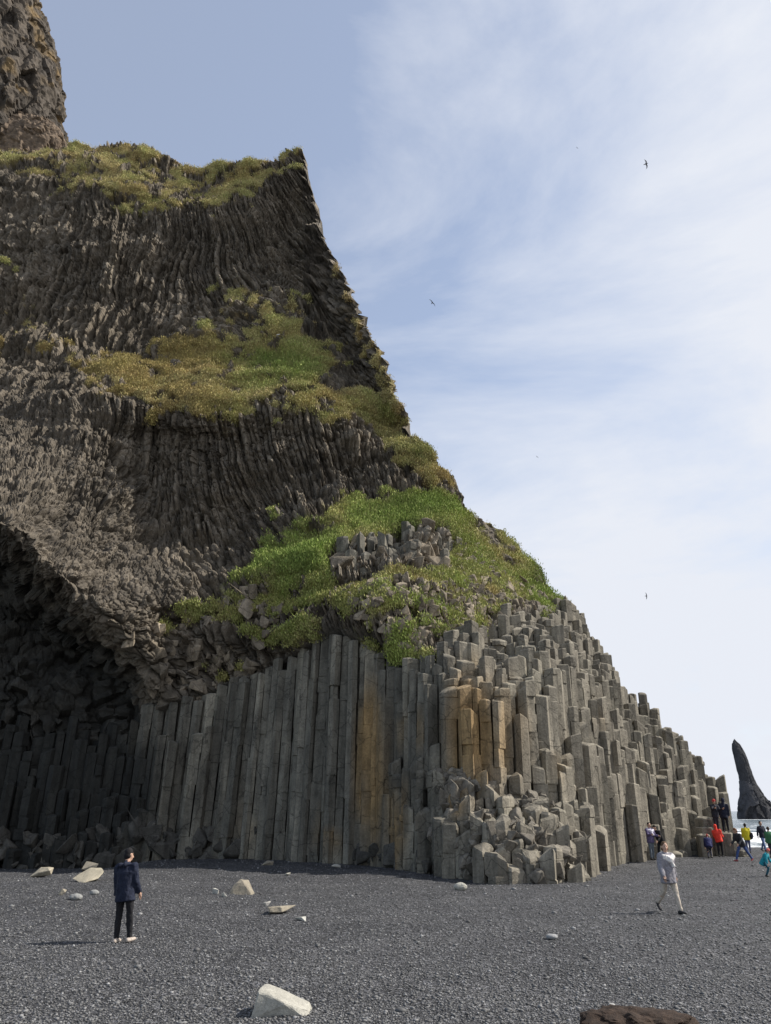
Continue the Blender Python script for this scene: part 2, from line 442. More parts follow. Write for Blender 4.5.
def add_prism(mb, poly, cx_, cy_, z0, z1, lean, tilt, rough=1.0, rnd=random, joints=True, shrink=.965):
    m = len(poly)
    zz = [z0]; z = z0
    gap = []
    while joints and z < z1-.5:
        z += rnd.choice((.5, .9, 1.4, 2.2, 3.4))*rnd.uniform(.8, 1.2)*(1 if rough < 1.5 else .6)
        if z < z1-.25: zz.append(z)
    zz.append(z1)
    rings = []
    rad = np.linalg.norm(poly, axis=1).mean()
    for s in range(len(zz)-1):
        a, b = zz[s], zz[s+1]
        ox, oy = rnd.gauss(0, .011*rough), rnd.gauss(0, .011*rough)
        sc = shrink-abs(rnd.gauss(0, .012*rough))
        if rnd.random() < .12*rough and s > 0: sc -= rnd.uniform(.04, .12)
        jit = np.array([[rnd.gauss(0, .02*rough), rnd.gauss(0, .02*rough)] for _ in range(m)])
        jz = np.array([rnd.gauss(0, .04*rough) for _ in range(m)])
        last = s == len(zz)-2
        ch = min(.022*rough, (b-a)*.2)
        prof = [(a+.003, .975), (a+ch, 1.0), (b-ch, 1.0), (b-.003, .975)]
        if last: prof = [(a+.004, .965), (a+ch, 1.0), (b-.05*rough, 1.0), (b, .86)]
        for k, (h, f) in enumerate(prof):
            r = poly*sc*f+jit*(1+.3*k/3)+np.array([ox, oy])
            hz = np.full(m, h)+jz*(0 if (s == 0 and k < 2) else .25)
            if last and k >= 2: hz = h+poly@np.asarray(tilt)
            dz = hz-z0
            rings.append(np.column_stack([cx_+r[:, 0]+lean[0]*(hz-4), cy_+r[:, 1]+lean[1]*(hz-4), hz]))
    V = np.concatenate(rings)
    nr = len(rings)
    k = np.arange(m); k2 = (k+1) % m
    Q = np.concatenate([np.column_stack([r*m+k, r*m+k2, (r+1)*m+k2, (r+1)*m+k]) for r in range(nr-1)])
    top = rings[-1]; c = top.mean(0)+[0, 0, rnd.uniform(-.05, .1)*rough]
    V = np.concatenate([V, c[None]])
    Tt = np.column_stack([(nr-1)*m+k, (nr-1)*m+k2, np.full(m, nr*m)])
    px, py = proj(V[:, 0], V[:, 1], V[:, 2])
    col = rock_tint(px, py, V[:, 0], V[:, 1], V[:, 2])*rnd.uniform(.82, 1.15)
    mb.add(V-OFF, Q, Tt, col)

columns = []
step = fbm(SX/2.2, SY/2.2, 0*SX, 91, 2)-.5
for i in range(NX):
    for j in range(NY):
        if CNT[i, j] < 4: continue
        px, py = PXM[i, j], PYM[i, j]
        z1 = HMAX[i, j]; hmin = HMIN[i, j]
        tall = z1-hmin > 3.0
        heap = px > 395 and py > 775 and px < 585 and z1 < 5.2
        slope = not tall and not heap
        rnd = random.Random(i*1000+j)
        lean = (.012+.03*math.exp(-((SX[i, j]+10)/6)**2)+rnd.gauss(0, .006), .012)
        if INB[i, j] > .5:
            if rnd.random() < .45: continue
            z1 += rnd.uniform(-1.3, -.2); rough = 2.6; tilt = (rnd.gauss(0, .3), rnd.gauss(-.1, .3)); lean = (rnd.gauss(0, .02), rnd.gauss(0, .02))
        elif heap:
            if rnd.random() < .13: continue
            z1 += rnd.uniform(-.5, .45); rough = 2.1; tilt = (rnd.gauss(.05, .3), rnd.gauss(-.15, .3))
        elif px < 450 and tall:
            if rnd.random() < (.05 if px > 150 else .14): continue
            z1 += rnd.uniform(-.4, .15) if px > 150 else rnd.uniform(-2.2, .6); rough = 1.0 if px > 150 else 1.9; tilt = (rnd.gauss(0, .12), rnd.gauss(0, .12))
        else:
            if rnd.random() < .03: continue
            z1 += step[i, j]*2.4+rnd.uniform(-.42, .42); rough = 1.25; tilt = (rnd.gauss(0, .16), rnd.gauss(-.04, .16))
            if rnd.random() < .1: z1 += rnd.uniform(.3, .9)
        if z1 < .25: z1 = rnd.uniform(.25, .6)
        z0 = -.5 if (hmin < 9 or px < 450) else hmin-4
        if INB[i, j] > .5: z0 = hmin-2
        columns.append((i, j, z0, max(z1, z0+.4), lean, tilt, rough, rnd, (z1-max(hmin, 0)+.5)/SY[i, j]**1.0))
columns.sort(key=lambda c: -c[-1])
rest = MB()
for q, (i, j, z0, z1, lean, tilt, rough, rnd, sz) in enumerate(columns):
    mb = MB() if q < 100 else rest
    pl = cell_poly(i, j)
    add_prism(mb, pl, SX[i, j], SY[i, j], z0, z1, lean, tilt, rough, rnd, True, .93 if PXM[i, j] < 450 else .96)
    if q < 100: mb.build('basalt_column', M_COLUMN, CLIFF)
tag(rest.build('basalt_columns', M_COLUMN, CLIFF), kind='stuff')
print('columns', len(columns))

# ------------------------------------------------------------------ rock face with its fluting
up = GY < 400+np.clip((GX-330)*.4, 0, 40)
lean1 = .75*sstep(-24, -9, X)-.05
a1 = X+lean1*(Z-56)+(fbm(X/5, Z/5, 0*X, 5, 2)-.5)*1.8
lean2 = .05+.35*sstep(-20, -10, X)*sstep(4, -6, X)+.3*(fbm(X/9, Z/9, 0*X+3, 15, 2)-.5)
a2 = X+lean2*(Z-27)
a = np.where(up, a1, a2)
a = a+(nB-.5)*.25
wid = np.where(up, .31, .35)
f1, f2, rc = worley(a/wid, Y/1.1, np.zeros_like(a), 21)
sl = .5+1.5*_h(np.round(rc*1e6), 1, 2, 5)
sg = Z/sl+rc*37+.25*nB; fr = sg-np.floor(sg)
rs = _h(np.round(rc*1e6), np.floor(sg), 3, 6)
flute = (rc-.5)*.55+(rs-.5)*np.where(up, .5, .36)-.6*f1**2-.22*sstep(.14, .0, f2-f1)-.25*sstep(.93, 1.0, fr)+.25
k1, k2, rk = worley(a/.85+.8*nA, Y/1.3, Z/1.5+.6*nB, 151)
blocky = sstep(.42, .62, fbm(X/3.2, Y/3.2, Z/2.4, 161, 3))
flute = flute*(1-.35*blocky)+blocky*((rk-.5)*.85-.3*k1-.25*sstep(.14, 0, k2-k1))
terr = fbm(X/9, Y/9, Z/2.6, 131, 3)*6; tf = terr-np.floor(terr)
terr = (np.floor(terr)+sstep(.35, .65, tf))*.55-1.5
cs = np.where((GX < 160) & (GY > 560), .85, 1.4)
g1, g2, rg = worley(X/cs+1.2*nB+.3*a, Y/cs, Z/cs+1.2*nA, 61)
chunk = (rg-.5)*.9-.35*g1
big = (fbm(X/8, Y/8, Z/8, 81, 3)-.5)*4.0
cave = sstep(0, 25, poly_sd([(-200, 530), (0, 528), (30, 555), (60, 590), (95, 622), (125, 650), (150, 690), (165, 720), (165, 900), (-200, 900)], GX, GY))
brown = sstep(-25, 25, poly_sd([(-200, 350), (40, 372), (95, 420), (105, 500), (190, 570), (190, 610), (130, 640), (60, 585), (0, 520), (-200, 520)], GX, GY)+(nA-.5)*40)
aB = np.where(brown > .5, X-.45*(Z-22)+1.2*(nA-.5), a)
h1, h2, rh = worley(aB/.27, Y/.6, Z/1.15, 71)
shard = (rh-.5)*.30-.12*h1
lump = sstep(-20, 20, poly_sd([(-150, 130), (90, 190), (95, 260), (30, 290), (-150, 290)], GX, GY)+(nA-.5)*40)
wf = (1-cave)*(1-.5*brown)*(1-.5*lump)
disp = big*.7+terr*(1-.4*cave)*np.where(up, .4, .55)+flute*wf+chunk*(.9*cave+.55*lump+np.where(up, .26, .40*(1-.8*brown)))+(shard-.12*sstep(.12, 0, h2-h1))*(.6+.2*brown-.3*cave)
rockd = disp
grassd = big*.7+terr*.7+(nA-.5)*.9+(nB-.5)*.25-.05
disp = rockd*(1-gm)+grassd*gm
disp *= sstep(0, .03, 1-T)[:, None]
back = sstep(0, 10, cm)*1.15*(1-gm)
back = np.maximum(back, .25*band)
bnd = sstep(420, 470, GX)
disp = disp*(1-.75*sstep(-10, 12, cm)*(1-.3*gm))*(1-.5*bnd)-back+chunk*band*1.2
P1 = P0+NRM*disp[..., None]
# colours
nC = fbm(X/3, Y/3, Z/3, 101, 4)
nD = fbm(X/.5, Y/.5, Z/1.6, 111, 3)
rock = np.stack([.118+0*X, .098+0*X, .073+0*X], -1)
rock = rock*(1-brown[..., None]*.8)+np.array([.094, .079, .061])*brown[..., None]*.8
rock = rock*(.45+1.1*nC)[..., None]*(.65+.7*np.where(cave > .5, rg, rc))[..., None]
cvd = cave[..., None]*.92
rock = rock*(1-cvd)+np.array([.028, .028, .025])*cvd  # cave darkness painted into the rock colour
pale = sstep(.56, .75, nD)*.4*(1-.8*cave)*(1-.7*brown)
rock = rock*(1-pale[..., None])+np.array([.24, .21, .17])*pale[..., None]
gcol = np.array([.34, .25, .11])*(1-green[..., None])+np.array([.21, .23, .065])*green[..., None]
gcol = gcol*(.45+.9*nE)[..., None]
rust = (sstep(.5, .62, fbm(X/3.5, Y/3.5, Z/2, 55, 3))*.42*(1-np.clip(green, 0, 1)))[..., None]
rust = np.maximum(rust, (sstep(260, 190, GX)*(GY > 335)*(GY < 440)*.5*sstep(.38, .55, nA))[..., None])
gcol = gcol*(1-rust)+np.array([.25, .15, .055])*rust
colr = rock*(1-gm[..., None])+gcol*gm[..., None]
colr = colr*(1-.7*band[..., None])+np.array([.19, .165, .13])*(.6+.8*rg)[..., None]*.7*band[..., None]
incol = (sstep(-4, 8, cm)*(1-gm))[..., None]
colr = colr*(1-incol)+np.array([.1, .095, .085])*incol
# close the top and the foot: the ground behind the rim runs back and down
rows = []; rcol = []
for k, (dy, dz) in enumerate([(60, -30), (35, -8), (18, -1.0), (9, .2), (4, .4), (1.6, .35), (.5, .15)]):
    r = P1[0].copy(); f = sstep(300, 420, PXS)
    r[:, 1] += dy; r[:, 2] += dz*(1-f)+f*(-dy*.35)
    r[:, 0] -= f*dy*.25
    r[:, 2] = np.maximum(r[:, 2], -1)
    rows.append(r); rcol.append(colr[0]*.9)
foot = P1[-1].copy(); foot[:, 2] = -1.5; foot[:, 1] += .3
ALL = np.concatenate([np.stack(rows), P1, foot[None]], 0)
ALLC = np.concatenate([np.stack(rcol), colr, colr[-1:]], 0)
nr, nc = ALL.shape[:2]
ids = np.arange(nr*nc).reshape(nr, nc)
Q = np.stack([ids[:-1, :-1], ids[1:, :-1], ids[1:, 1:], ids[:-1, 1:]], -1).reshape(-1, 4)
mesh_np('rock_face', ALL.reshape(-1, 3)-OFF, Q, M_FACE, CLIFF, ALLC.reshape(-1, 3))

# loose blocks lying on the grassy slope above the columns
SLOPE = [(335, 600), (400, 590), (450, 565), (470, 540), (540, 590), (570, 605), (600, 655), (560, 660), (500, 640), (440, 655), (400, 650), (370, 632)]
cand = np.flatnonzero((poly_sd(SLOPE, GX, GY) > 0).ravel())
cand2 = np.flatnonzero((poly_sd([(120, 640), (200, 600), (250, 575), (300, 600), (300, 640), (240, 680), (180, 705), (150, 690)], GX, GY) > 0).ravel())
rb = MB(); rnd = random.Random(77)
import bmesh
HEAP = [(425, 775), (470, 770), (540, 790), (585, 850), (575, 884), (500, 886), (440, 880)]
picks = [(c, 5) for c in RNG.choice(np.flatnonzero((poly_sd(HEAP, GX, GY) > 0).ravel()), 300)]+[(c, 1) for c in RNG.choice(cand, 800)]+[(c, 2) for c in RNG.choice(cand2, 90)]+[(c, 3) for c in RNG.choice(np.flatnonzero((band > .5).ravel()), 40)]+[(c, 4) for c in RNG.choice(np.flatnonzero(((GX > -60) & (GX < 430) & (T[:, None] > .955)).ravel()), 170)]
for c, kd in picks:
    p = P1.reshape(-1, 3)[c].copy()
    if kd == 4: p = P0.reshape(-1, 3)[c]+np.array([0, -.35+rnd.uniform(-.3, .2), -.15])
    if kd == 5: p = P0.reshape(-1, 3)[c]+np.array([0, -.1, .1])
    r_ = (rnd.uniform(.10, .34) if rnd.random() < .8 else rnd.uniform(.3, .5))*(1.7 if kd in (2, 3, 4) else 1)*(1.25 if kd == 3 else 1)
    bm = bmesh.new()
    for _ in range(9): bm.verts.new((rnd.uniform(-1, 1)*r_, rnd.uniform(-1, 1)*r_*.8, rnd.uniform(-1, 1)*r_*rnd.uniform(.7, 1.5)))
    bmesh.ops.convex_hull(bm, input=bm.verts)
    for v in [v for v in bm.verts if not v.link_faces]: bm.verts.remove(v)
    bmesh.ops.bevel(bm, geom=bm.edges[:], offset=r_*.07, segments=1, affect='EDGES')
    bmesh.ops.triangulate(bm, faces=bm.faces[:]); bm.verts.index_update()
    V = np.array([v.co[:] for v in bm.verts])+p; T_ = np.array([[v.index for v in f.verts] for f in bm.faces]); bm.free()
    rb.add(V-OFF, None, T_, (np.array([.225, .185, .135]) if kd in (1, 2, 3) else (np.array([.175, .155, .125]) if kd == 5 else np.array([.075, .07, .06])))*rnd.uniform(.65, 1.25))
tag(rb.build('loose_blocks', M_COLUMN, CLIFF), kind='stuff')

# ------------------------------------------------------------------ lofted rock towers
def tower(name, levels, Yc, depth_f, mat, parent, seed, colf, scale=1.0, nu=220, off=(0, 0, 0), amp=1.0, rows=190):
    """levels: (py, left px, right px) from top to bottom, stood up at distance Yc"""
    L = np.array(levels, float)
    py = np.linspace(L[0, 0], L[-1, 0], rows)
    l = np.interp(py, L[:, 0], L[:, 1]); r = np.interp(py, L[:, 0], L[:, 2])
    x0, _, z = unproj(l, py, Yc); x1, _, _ = unproj(r, py, Yc)
    ang = np.linspace(0, 2*math.pi, nu, endpoint=False)
    cxx = (x0+x1)/2; rx = (x1-x0)/2
    X_ = cxx[:, None]+rx[:, None]*np.cos(ang); Y_ = Yc+depth_f*rx[:, None]*np.sin(ang); Z_ = np.repeat(z[:, None], nu, 1)
    nx = np.repeat(np.cos(ang)[None], rows, 0); ny = np.repeat(np.sin(ang)[None], rows, 0)
    s = scale
    wq = 2.0*(fbm(X_/(4*s), Y_/(4*s), Z_/(4*s), seed+5, 3)-.5)*s
    f1, f2, rr = worley((X_+wq)/(2.0*s), (Y_+wq)/(2.0*s), (Z_+2*wq)/(4.6*s), seed)
    g1, g2, r2 = worley((X_-wq)/(.55*s), (Y_+wq)/(.55*s), (Z_+wq)/(1.0*s), seed+9)
    d = amp*((rr-.5)*1.5*s-.8*s*f1+(r2-.5)*.5*s+(fbm(X_/(5*s), Y_/(5*s), Z_/(5*s), seed+4, 4)-.5)*3*s)
    d *= np.clip(rx[:, None]/(3*s), 0, 1)
    X_ += nx*d; Y_ += ny*d; Z_ += (r2-.5)*.3*s
    V = np.stack([X_, Y_, Z_], -1).reshape(-1, 3)
    ids = np.arange(rows*nu).reshape(rows, nu); nxt = np.roll(ids, -1, 1)
    Q = np.stack([ids[:-1], ids[1:], nxt[1:], nxt[:-1]], -1).reshape(-1, 4)
    top = V[:nu].mean(0)+[0, 0, .4*s]
    V = np.concatenate([V, top[None]])
    T_ = np.column_stack([ids[0], nxt[0], np.full(nu, len(V)-1)])
    c = colf(V[:, 0], V[:, 1], V[:, 2], np.concatenate([rr.ravel(), [.5]]), np.concatenate([r2.ravel(), [.5]]))
    return mesh_np(name, V-np.array(off), [Q, T_], mat, parent, c)

def spire_col(x, y, z, a, b):
    n1 = fbm(x/4, y/4, z/4, 7, 4); n2 = fbm(x/1.2, y/1.2, z/1.2, 8, 3)
    base = np.array([.062, .05, .038])*(.5+1.0*a)[:, None]
    t = sstep(.5, .7, n1*.6+n2*.4)[:, None]*.75
    return base*(1-t)+np.array([.19, .125, .05])*t
tower('rock_spire', [(-26, -10, 20), (-14, -45, 30), (0, -60, 36), (12, -70, 44), (25, -75, 51), (50, -80, 52), (75, -85, 57), (95, -90, 61), (115, -95, 63), (130, -98, 65), (142, -105, 68), (180, -112, 60)],
      75., .8, M_FACE, CLIFF, 200, spire_col, 1.0, 260, OFF, .8)
tower('spire_boulder', [(119, 16, 40), (124, 2, 54), (130, -12, 60), (138, -22, 64), (150, -26, 66), (176, -24, 60)], 71., .5, M_FACE, CLIFF, 240,
      lambda x, y, z, a, b: np.array([.13, .095, .065])*(.6+.8*b)[:, None], .45, 120, OFF, .7, 60)

STACK_Y = 430.
M_STACK = rock_mat('stack_rock', s=.12, bump=.8)
so = tower('sea_stack', [(742, 732.5, 737), (745, 731.5, 740.5), (750, 731.5, 744), (757, 733, 747.5), (765, 735.5, 750), (775, 738, 753), (785, 739.5, 757), (793, 739.5, 762.5), (800, 739, 769), (808, 738, 778), (816, 737.5, 787), (823, 737, 800)],
      STACK_Y, .6, M_STACK, None, 300, lambda x, y, z, a, b: np.array([.045, .045, .05])*(.6+.8*a)[:, None], 4.0, 160, (0, 0, 0), .45, 150)
tag(so, 'dark curved rock pinnacle rising out of the sea beyond the beach', 'sea stack')

# ------------------------------------------------------------------ grass tufts on the ledges
def mat_grass():
    m, nt, b = new_mat('grass_blades')
    c = nt.nodes.new('ShaderNodeVertexColor'); c.layer_name = 'Col'
    nt.links.new(c.outputs[0], b.inputs['Base Color'])
    b.inputs['Roughness'].default_value = .75; b.inputs['Specular IOR Level'].default_value = .2
    return m
flat = np.flatnonzero((gm > .5).ravel() & (GX.ravel() > -60))
area = (Y.ravel()[flat]/50.)**2
pick = RNG.choice(flat, 95000, p=area/area.sum())
bp = P1.reshape(-1, 3)[pick]; bn = NRM.reshape(-1, 3)[pick]; bg = green.ravel()[pick]; bl = lush.ravel()[pick]
NB = 5
m = len(pick)*NB
bp = np.repeat(bp, NB, 0)+RNG.normal(0, .13, (m, 3)); bn = np.repeat(bn, NB, 0)
tg = np.repeat(np.clip(bg+RNG.normal(0, .16, len(bg)), 0, 1), NB); tl = np.repeat(np.clip(bl, 0, 1), NB)
hgt = RNG.uniform(.05, .16, m)*(1+.8*tl)
dirn = bn*.55+np.array([0, 0, .75])+RNG.normal(0, .32, (m, 3)); dirn /= np.linalg.norm(dirn, axis=1, keepdims=True)
side = np.cross(dirn, RNG.normal(0, 1, (m, 3))); side /= np.linalg.norm(side, axis=1, keepdims=True)
wd = RNG.uniform(.014, .034, m)[:, None]
mid = bp+dirn*(hgt*.55)[:, None]
tip = bp+dirn*(hgt*.95)[:, None]+np.array([0, 0, -1])*(hgt*.28)[:, None]
BV = np.stack([bp-side*wd-dirn*.05, bp+side*wd-dirn*.05, mid+side*wd*.7, mid-side*wd*.7, tip], 1).reshape(-1, 3)
b0 = np.arange(m)*5
BQ = np.column_stack([b0, b0+1, b0+2, b0+3]); BT = np.column_stack([b0+3, b0+2, b0+4])
dry = np.array([.45, .37, .18]); grn = np.array([.26, .32, .08]); fresh = np.array([.18, .26, .06])
bc = dry*(1-tg[:, None])+grn*tg[:, None]
bc = bc*(1-.7*tl[:, None]*tg[:, None])+fresh*(.7*tl*tg)[:, None]
brs = np.repeat(rust.reshape(-1)[pick], NB)[:, None]
bc = bc*(1-brs)+np.array([.33, .21, .085])*brs
bc *= RNG.uniform(.6, 1.3, m)[:, None]*np.repeat(.55+.9*nE.ravel()[pick], NB)[:, None]
tag(mesh_np('grass', BV, [BQ, BT], mat_grass(), None, np.repeat(bc, 5, 0)),
    'green and yellow grass covering the ledges and slopes of the cliff', 'grass', kind='stuff')

# ------------------------------------------------------------------ beach
def beach_h(x, y):
    crest = 55+.25*np.clip(x-20, -20, 60)
    h = (fbm(x/9, y/9, 0*x, 401, 3)-.5)*.26*sstep(5, 25, y)+(fbm(x/1.1, y/1.1, 0*x, 402, 3)-.5)*.085
    return h*(1-sstep(-11, -14, x)*sstep(36, 42, y))-sstep(0, 45, y-crest)*3.2-.47*sstep(-12, -16, x)*sstep(30, 46, y)
M, nt, b = new_mat('black_shingle')
tc = nt.nodes.new('ShaderNodeTexCoord').outputs['Object']
def voro(scale):
    v = nt.nodes.new('ShaderNodeTexVoronoi'); v.inputs['Scale'].default_value = scale
    v.inputs['Randomness'].default_value = 1.0
    nt.links.new(tc, v.inputs['Vector']); return v
v1 = voro(27); v2 = voro(13); v3 = voro(55)
def cellval(v, lo, mid, hi, t):
    s = nt.nodes.new('ShaderNodeSeparateColor'); nt.links.new(v.outputs['Color'], s.inputs[0])
    return ramp(nt, s.outputs[0], [(0, lo), (t, mid), (1, hi)]).outputs[0]
base = ramp(nt, noise(nt, tc, .45, 7, .65).outputs[0], [(.32, (.060, .060, .064)), (.5, (.082, .082, .087)), (.68, (.108, .107, .11))]).outputs[0]
c = mult(nt, base, cellval(v1, .42, .92, 2.0, .6))
c = mult(nt, c, cellval(v2, .6, .95, 1.7, .7))
c = mult(nt, c, cellval(v3, .6, .95, 1.5, .6))
nt.links.new(c, b.inputs['Base Color'])
b.inputs['Roughness'].default_value = .75; b.inputs['Specular IOR Level'].default_value = .3
bumps(nt, b, [(v2.outputs['Distance'], .7, .10), (v1.outputs['Distance'], .9, .05), (v3.outputs['Distance'], .6, .02)])
M_BEACH = M
gy = np.concatenate([np.linspace(-25, 5, 12), 6*np.geomspace(1, 10, 380), np.linspace(62, 130, 50)])
gx = np.concatenate([np.linspace(-90, -26, 14), np.linspace(-24, 34, 330), np.linspace(36, 140, 40)])
BX, BY = np.meshgrid(gx, gy)
BZ = beach_h(BX, BY)
V = np.stack([BX, BY, BZ], -1).reshape(-1, 3)
ids = np.arange(len(V)).reshape(BX.shape)
Q = np.stack([ids[:-1, :-1], ids[:-1, 1:], ids[1:, 1:], ids[1:, :-1]], -1).reshape(-1, 4)
tag(mesh_np('beach', V, Q, M_BEACH, smooth=True), 'flat beach of black shingle in front of the cliff', 'beach', kind='structure')

# loose pebbles over the shingle
def icos():
    import bmesh
    bm = bmesh.new(); bmesh.ops.create_icosphere(bm, subdivisions=1, radius=1)
    v = np.array([p.co[:] for p in bm.verts]); f = np.array([[q.index for q in p.verts] for p in bm.faces]); bm.free()
    return v, f
IV, IF = icos()
NP = 42000
py = RNG.uniform(858, 1030, NP); px = RNG.uniform(-60, 830, NP)
yy = ground_y(py); xx, _, _ = unproj(px, py, yy)
ok = (yy < 60)
xx, yy = xx[ok], yy[ok]; NP = len(xx)
rad = np.exp(RNG.normal(math.log(.0125), .38, NP))*(1+np.clip(yy-12, 0, 40)*.025)
rot = RNG.uniform(0, 6.28, NP)
sc = np.stack([rad*RNG.uniform(.9, 1.6, NP), rad*RNG.uniform(.8, 1.2, NP), rad*RNG.uniform(.45, .8, NP)], -1)
pv = IV[None]*(1+RNG.uniform(-.15, .15, (NP, len(IV), 1)))*sc[:, None, :]
cr, sr = np.cos(rot)[:, None], np.sin(rot)[:, None]
qx = pv[..., 0]*cr-pv[..., 1]*sr; qy = pv[..., 0]*sr+pv[..., 1]*cr
pv = np.stack([qx+xx[:, None], qy+yy[:, None], pv[..., 2]+beach_h(xx, yy)[:, None]+sc[:, 2:3]*.35], -1)
tone = np.exp(RNG.normal(math.log(.10), .42, NP)); tone = np.clip(tone, .04, .3)
pc = np.repeat((tone[:, None]*np.array([1, .99, .98])), len(IV), 0)
pf = (IF[None]+(np.arange(NP)*len(IV))[:, None, None]).reshape(-1, 3)
M_PEB, nt, b = new_mat('pebble_stone')
vc = nt.nodes.new('ShaderNodeVertexColor'); vc.layer_name = 'Col'; nt.links.new(vc.outputs[0], b.inputs['Base Color'])
b.inputs['Roughness'].default_value = .7
tag(mesh_np('pebbles', pv.reshape(-1, 3), pf, M_PEB, None, pc, True), 'loose grey and black pebbles strewn over the beach', 'pebbles', kind='stuff')

# ------------------------------------------------------------------ sea
SEA = -1.6
M, nt, b = new_mat('sea_water')
tc = nt.nodes.new('ShaderNodeTexCoord').outputs['Object']
vc = nt.nodes.new('ShaderNodeVertexColor'); vc.layer_name = 'Col'
nz = noise(nt, tc, .35, 8, .7)
sep = nt.nodes.new('ShaderNodeSeparateColor'); nt.links.new(vc.outputs[0], sep.inputs[0])
ad = nt.nodes.new('ShaderNodeMath'); ad.operation = 'ADD'; nt.links.new(sep.outputs[0], ad.inputs[0]); nt.links.new(nz.outputs[0], ad.inputs[1])
foam = ramp(nt, ad.outputs[0], [(.72, 0.0), (.9, 1.0)])
mx = nt.nodes.new('ShaderNodeMix'); mx.data_type = 'RGBA'
nt.links.new(foam.outputs[0], mx.inputs[0]); mx.inputs[6].default_value = (.085, .115, .13, 1); mx.inputs[7].default_value = (.8, .82, .84, 1)
nt.links.new(mx.outputs[2], b.inputs['Base Color'])
mr = nt.nodes.new('ShaderNodeMapRange'); nt.links.new(foam.outputs[0], mr.inputs[0]); mr.inputs[3].default_value = .22; mr.inputs[4].default_value = .9
nt.links.new(mr.outputs[0], b.inputs['Roughness'])
bumps(nt, b, [(nz.outputs[0], .8, 1.0)])
gy = np.concatenate([np.linspace(70, 260, 190), np.geomspace(265, 9000, 70)])
gx = np.concatenate([-np.geomspace(9000, 60, 20), np.linspace(-40, 0, 10), np.linspace(4, 160, 120), np.geomspace(170, 9000, 40)])
BX, BY = np.meshgrid(gx, gy)
ph = BY+3*np.sin(BX/14)+6*(fbm(BX/22, BY/22, 0*BX, 501, 3)-.5)
wv = np.sin(ph/21*6.283)
amp = np.where(BY < 300, .35+.5*np.exp(-((BY-140)/45)**2), .25)
BZ = SEA+amp*np.maximum(wv, -.4)*np.where(BY < 400, 1, 0)
fo = .35*np.exp(-((BY-100)/16)**2)+.42*np.exp(-((BY-135)/16)**2)*(wv > -.2)+.22*(wv > .75)*(BY < 300)
sx0, _, _ = unproj(np.array([765.]), np.array([822.]), STACK_Y)
fo = fo+.35*np.exp(-(((BX-sx0[0])/45)**2+((BY-STACK_Y+20)/35)**2))
V = np.stack([BX, BY, BZ], -1).reshape(-1, 3)
ids = np.arange(len(V)).reshape(BX.shape)
Q = np.stack([ids[:-1, :-1], ids[:-1, 1:], ids[1:, 1:], ids[1:, :-1]], -1).reshape(-1, 4)
tag(mesh_np('sea', V, Q, M, None, np.repeat(fo.reshape(-1, 1), 3, 1), True), 'grey sea with white breaking surf beyond the beach', 'sea', kind='structure')

# ------------------------------------------------------------------ stones lying on the beach
def stone(px, py, wpx, hpx, col, seed, label, knob=.22, name='beach_rock', cat='rock', angular=True, depthf=.8, shape=None, mat=None, sink=.12, group=None):
    x, y = at(px, py)
    mpp = y/(CP*F+(py-CY)*SP)
    w = wpx*mpp; h = hpx*mpp
    import bmesh
    rnd = random.Random(seed)
    bm = bmesh.new()
    if angular:
        pts = shape or [(rnd.uniform(-.5, .5), rnd.uniform(-.5, .5), rnd.uniform(0, 1)) for _ in range(13)]
        for p in pts: bm.verts.new(p)
        bmesh.ops.convex_hull(bm, input=bm.verts)
        for v in [v for v in bm.verts if not v.link_faces]: bm.verts.remove(v)
        bmesh.ops.bevel(bm, geom=bm.edges[:], offset=.035, segments=2, profile=.6, affect='EDGES')
    else:
        bmesh.ops.create_icosphere(bm, subdivisions=3 if knob < .3 else 5, radius=.5)
        for v in bm.verts: v.co.z += .42
    bmesh.ops.triangulate(bm, faces=bm.faces[:])
    bmesh.ops.subdivide_edges(bm, edges=[e for e in bm.edges if e.calc_length() > .12], cuts=2, use_grid_fill=True)
    bmesh.ops.triangulate(bm, faces=bm.faces[:])
    v = np.array([q.co[:] for q in bm.verts]); f = np.array([[q.index for q in p.verts] for p in bm.faces]); bm.free()
    mn, mxx = v.min(0), v.max(0)
    v[:, 0] = (v[:, 0]-(mn[0]+mxx[0])/2)/(mxx[0]-mn[0])*w
    v[:, 1] = (v[:, 1]-(mn[1]+mxx[1])/2)/(mxx[1]-mn[1])*w*depthf
    v[:, 2] = (v[:, 2]-mn[2])/(mxx[2]-mn[2])*h*(1+sink)-h*sink
    k = 5/w*(2.2 if knob > .3 else 1)
    nn = fbm(v[:, 0]*k+seed, v[:, 1]*k, v[:, 2]*k, seed, 4)-.5
    dirv = v/np.array([w, w, h+1e-6]); dirv[:, 2] -= .3
    v += dirv*nn[:, None]*np.array([w, w, h])*knob
    o = mesh_np(name, v, f, mat or rock_mat(name+'_surface', col, 3.0/max(w, .3), .5, .75, 1.2))
    y2 = y+w*depthf*.4
    o.location = (x*y2/y if False else x, y2, float(beach_h(np.array([x]), np.array([y2]))[0]))
    tag(o, label, cat, group)
    return o

